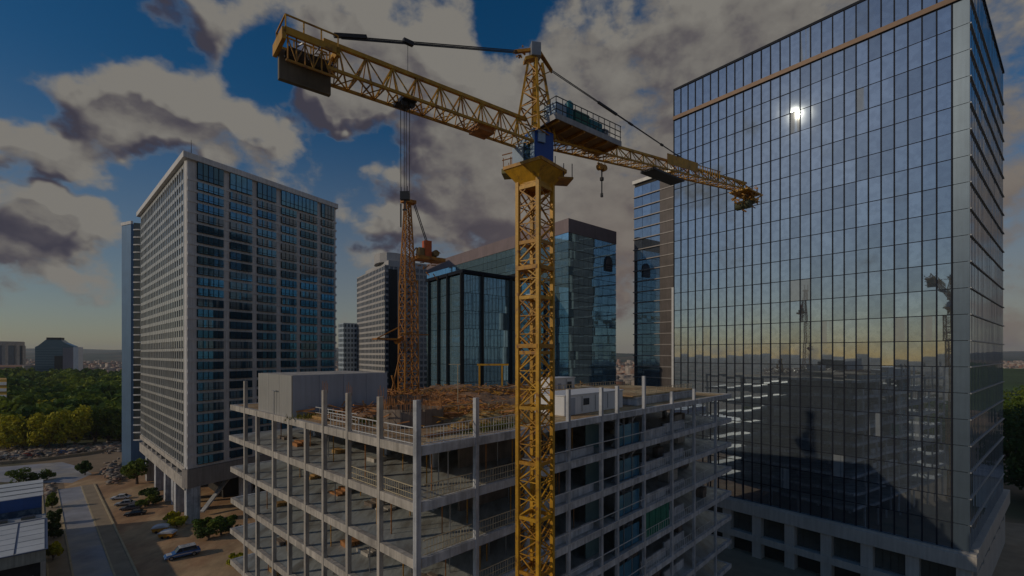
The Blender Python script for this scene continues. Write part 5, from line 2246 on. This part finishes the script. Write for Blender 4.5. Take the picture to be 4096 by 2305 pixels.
# the park behind reads as one mass
r = np.random.default_rng(5)
protos = [crown_arrays(np.random.default_rng(50 + q), 9, 330, 1.25, 17, 12)[0] for q in range(6)]
allq = []
for i in range(640):
    t_ = r.uniform(0, 1)
    Y = 255 + (760 - 255) * t_ ** 1.25
    x = Y * r.uniform(-1.13, -.62)
    s = r.uniform(.75, 1.35) * (1 + t_ * .35)
    a = r.uniform(0, 6.283)
    q = protos[r.integers(6)] * s
    c, sn = math.cos(a), math.sin(a)
    q = np.stack([q[..., 0] * c - q[..., 1] * sn, q[..., 0] * sn + q[..., 1] * c, q[..., 2] * r.uniform(.85, 1.15) + 2.5], axis=-1)
    allq.append(q + np.array([x, Y, 0]))
ob = quads_obj('park_woodland', np.concatenate(allq), M_leafp, kind='stuff')
tag(ob, 'dense green canopy of the park woodland beyond the front row', 'woodland')
sheet('park_floor', [gp(-160, 452), gp(128, 444), gp(150, 383), gp(-160, 383)], .03, mat('park_soil', (.05, .06, .025), .95, var=.4, vs=.1))

# lot trees and bushes
BUSH = [  # px, py(ground), height, width, material, label, name
    (137, 484, 9.5, 11, M_leafm, 'round green tree against the foot of the concrete tower', 'broadleaf_tree'),
    (85, 475, 5.2, 5.2, M_leafd, 'small dark tree alone at the bend of the road', 'broadleaf_tree'),
    (19, 483, 5.0, 9, M_leafm, 'wide bush behind the blue fascia shed', 'bush'),
    (29, 483, 3.6, 6, M_leafd, 'dark bush beside the wide bush behind the shed', 'bush'),
    (47, 480, 3.8, 6, M_leafm, 'bush at the corner of the side road behind the sheds', 'bush'),
    (145, 507, 3.4, 5.5, M_leafm, 'low green bush behind the parked cars', 'bush'),
    (153, 504, 3.8, 5.2, M_leafd, 'dark bush at the second pillar of the concrete tower', 'bush'),
    (148.5, 498, 3.0, 5, M_leafd, 'dark bush between the round tree and the pillars', 'bush'),
    (177, 527, 2.6, 4.8, M_leafy, 'dry yellowish bush at the corner pillar', 'bush'),
    (171, 520, 2.2, 4.0, M_leafy, 'small dry bush left of the corner pillar', 'bush'),
    (209, 540, 4.2, 6.5, M_leafd, 'dark bush between the blue vehicle and the open floors', 'bush'),
    (221, 535, 4.4, 7.0, M_leafm, 'green bush beside the unfinished building at ground level', 'bush'),
    (232, 531, 3.8, 6.0, M_leafd, 'dark bush half hidden behind the slab ends', 'bush'),
    (206, 527, 2.2, 6.0, M_leafm, 'flat green scrub in front of the dark undercroft', 'bush'),
    (55, 524, 4.2, 3.5, M_leafd, 'narrow dark shrub along the gridded shed wall', 'bush'),
    (54, 538, 4.0, 3.2, M_leafd, 'dark shrub in the middle of the gridded shed wall', 'bush'),
    (53, 560, 3.6, 3.0, M_leafy, 'dry shrub at the near end of the gridded shed wall', 'bush'),
    (52, 508, 4.5, 3.4, M_leafm, 'green shrub at the end of the blue fascia', 'bush'),
    (236, 566, 2.4, 4.0, M_leafy, 'brown dry clump at the foot of the slab ends', 'bush'),
]
for i, (px, py, h, w, m, lab, nm) in enumerate(BUSH):
    p = gp(px, py)
    tree((p.x, p.y, 0), h, w, m, lab, 300 + i, leaf=.26 if nm == 'bush' else .36, n=1000 if nm == 'bush' else 2000, cat='bush' if nm == 'bush' else 'tree', name=nm, trunk=.10 if nm == 'bush' else .22, lobes=10)
# trees at the right edge
for i, (px, Y, h, w, m, lab) in enumerate([
        (1012, 172, 26, 24, M_leafd, 'tall dark tree just behind the right edge of the mirror tower'),
        (1030, 150, 20, 20, M_leafd, 'dark tree at the right picture edge, nearest to the white wall'),
        (1016, 215, 30, 26, M_leafm, 'green tree rising behind the dark ones at the right edge'),
        (1040, 190, 25, 24, M_leafd, 'dark tree cut by the right picture edge'),
        (1010, 260, 30, 28, M_leafm, 'farthest green tree at the right edge')]):
    tree(((px - 512) / 477 * Y, Y, 0), h, w, m, lab, 400 + i, leaf=.55, n=2600, trunk=.15, lobes=20)
for i, (px, Y, h, w, m, lab) in enumerate([
        (612, 210, 22, 20, M_leafm, 'tree behind the white house in the gap'),
        (628, 216, 26, 18, M_leafd, 'dark tree at the foot of the banded tower')]):
    tree(((px - 512) / 477 * Y, Y, 0), h, w, m, lab, 430 + i, leaf=.6, n=1400, trunk=.15, lobes=14)
# a belt of trees left of the camera, mirrored in the tower
allq = []
for i in range(70):
    x = r.uniform(-150, -100)
    y = r.uniform(-90, 62)
    q = protos[r.integers(6)] * r.uniform(.8, 1.6)
    allq.append(q + np.array([x, y, 2]))
ob = quads_obj('tree_belt', np.concatenate(allq), M_leafp, kind='stuff')
tag(ob, 'belt of street trees mirrored low in the tower glass', 'woodland')
# grass on the roof
mb = MB()
for (a_, b_, ra, rb_, n_) in ((21.2, 3.2, 1.2, 3.0, 500), (2.3, 9.6, .9, 2.2, 500), (14, 4, 2, 1, 250)):
    for q in range(n_):
        p = cp(a_ + random.gauss(0, ra * .5), b_ + random.gauss(0, rb_ * .5), zr)
        an = random.uniform(0, 6.28)
        w_ = Vector((math.cos(an), math.sin(an), 0)) * random.uniform(.03, .07)
        t_ = p + Vector((random.uniform(-.2, .2), random.uniform(-.2, .2), random.uniform(.2, .6)))
        mb.quad(p - w_, p + w_, t_ + w_ * .3, t_ - w_ * .3)
ob = mb.build('roof_grass', leaf_mat('roof_grass', (.10, .13, .015), (.2, .17, .03)), kind='stuff')
tag(ob, 'tufts of green grass growing on the unfinished roof', 'grass')

# ================================================================== RUBBLE
M_rub = mat('rubble', (.30, .26, .22), .9, var=.6, vs=.8, col2=(.22, .12, .08), s2=.4)
RV, RF = [], []


def chunk(p, s):
    i = len(RV)
    a = random.uniform(0, 6.28)
    c, sn = math.cos(a), math.sin(a)
    w, d_, h = s * random.uniform(.4, 1.3), s * random.uniform(.3, .8), s * random.uniform(.25, .8)
    for z in (0, h):
        for ux, uy in ((-w, -d_), (w, -d_), (w, d_), (-w, d_)):
            k_ = random.uniform(.75, 1.1)
            RV.append((p.x + (ux * c - uy * sn) * k_, p.y + (ux * sn + uy * c) * k_, p.z + z * k_))
    for q in ((0, 1, 5, 4), (1, 2, 6, 5), (2, 3, 7, 6), (3, 0, 4, 7), (4, 5, 6, 7)):
        RF.append(tuple(i + z for z in q))


for i in range(1300):
    f = random.random()
    px = f * 150 - 20
    py = 459 - 10 * max(0, px) / 120 + random.gauss(0, 2.2) - 2
    if py > 463:
        continue
    p = gp(px, py)
    p.z = random.uniform(0, .8)
    chunk(p, random.choice((.3, .4, .5, .8, 1.3)))
for i in range(320):
    p = gp(random.gauss(114, 5), random.gauss(474, 4))
    p.z = random.uniform(0, 1.0)
    chunk(p, random.uniform(.3, 1.2))
for i in range(90):
    p = gp(random.gauss(50, 3), random.gauss(491, 3))
    chunk(p, random.uniform(.3, .9))
ob = mesh_np('rubble', RV, RF, M_rub, kind='stuff')
tag(ob, 'broken concrete and scrap heaped along the lot edges', 'rubble')
# low white walls and yard at the lower right edge
yw = thing('white_yard_building', (165, 138, 0), 'low white building at the lower right edge under the trees', 'building')
mb = MB()
mb.box((148, 128, 0), (22, 18, 0), (-4, 5, 0), (0, 0, 9))
mb.build('walls', M_white, yw)
mb = MB()
mb.box((147.5, 127.4, 9), (23, 18.8, 0), (-4.4, 5.8, 0), (0, 0, .5))
mb.build('roof_edge', M_conc, yw)
for q in range(5):
    mb = MB()
    p = Vector((150, 129.5, 3)) + Vector((22, 18, 0)) * (q * .19)
    mb.box(p + Vector((.02, -.1, 0)), Vector((22, 18, 0)) * .09, (.06, -.08, 0), (0, 0, 2.6))
    mb.build('window', M_hside, yw)
fence = MB()
for q in range(24):
    a_ = Vector((118, 102, 0)).lerp(Vector((160, 122, 0)), q / 24)
    fence.bar(a_, a_ + up * 2.4, .12)
fence.bar((118, 102, 2.3), (160, 122, 2.3), .1)
fence.bar((118, 102, .3), (160, 122, .3), .1)
tag(fence.build('yard_fence', M_cable), 'dark metal yard fence at the lower right corner', 'fence')

# ================================================================== AIR
hz = MB()
hz.aab(-8800, 8800, -2500, 8700, -1.5, 185)
hm = bpy.data.materials.new('haze')
hm.use_nodes = True
hm.node_tree.nodes.clear()
hn = NG(hm.node_tree)
ho = hn.n('ShaderNodeOutputMaterial')
hv = hn.n('ShaderNodeVolumePrincipled')
hv.inputs['Color'].default_value = (.80, .88, 1, 1)
hv.inputs['Density'].default_value = .00006
hv.inputs['Anisotropy'].default_value = .2
hn.link(hv.outputs[0], ho.inputs['Volume'])
hob = hz.build('haze', hm, kind='stuff')
tag(hob, 'pale blue haze hanging over the distant plain', 'haze')
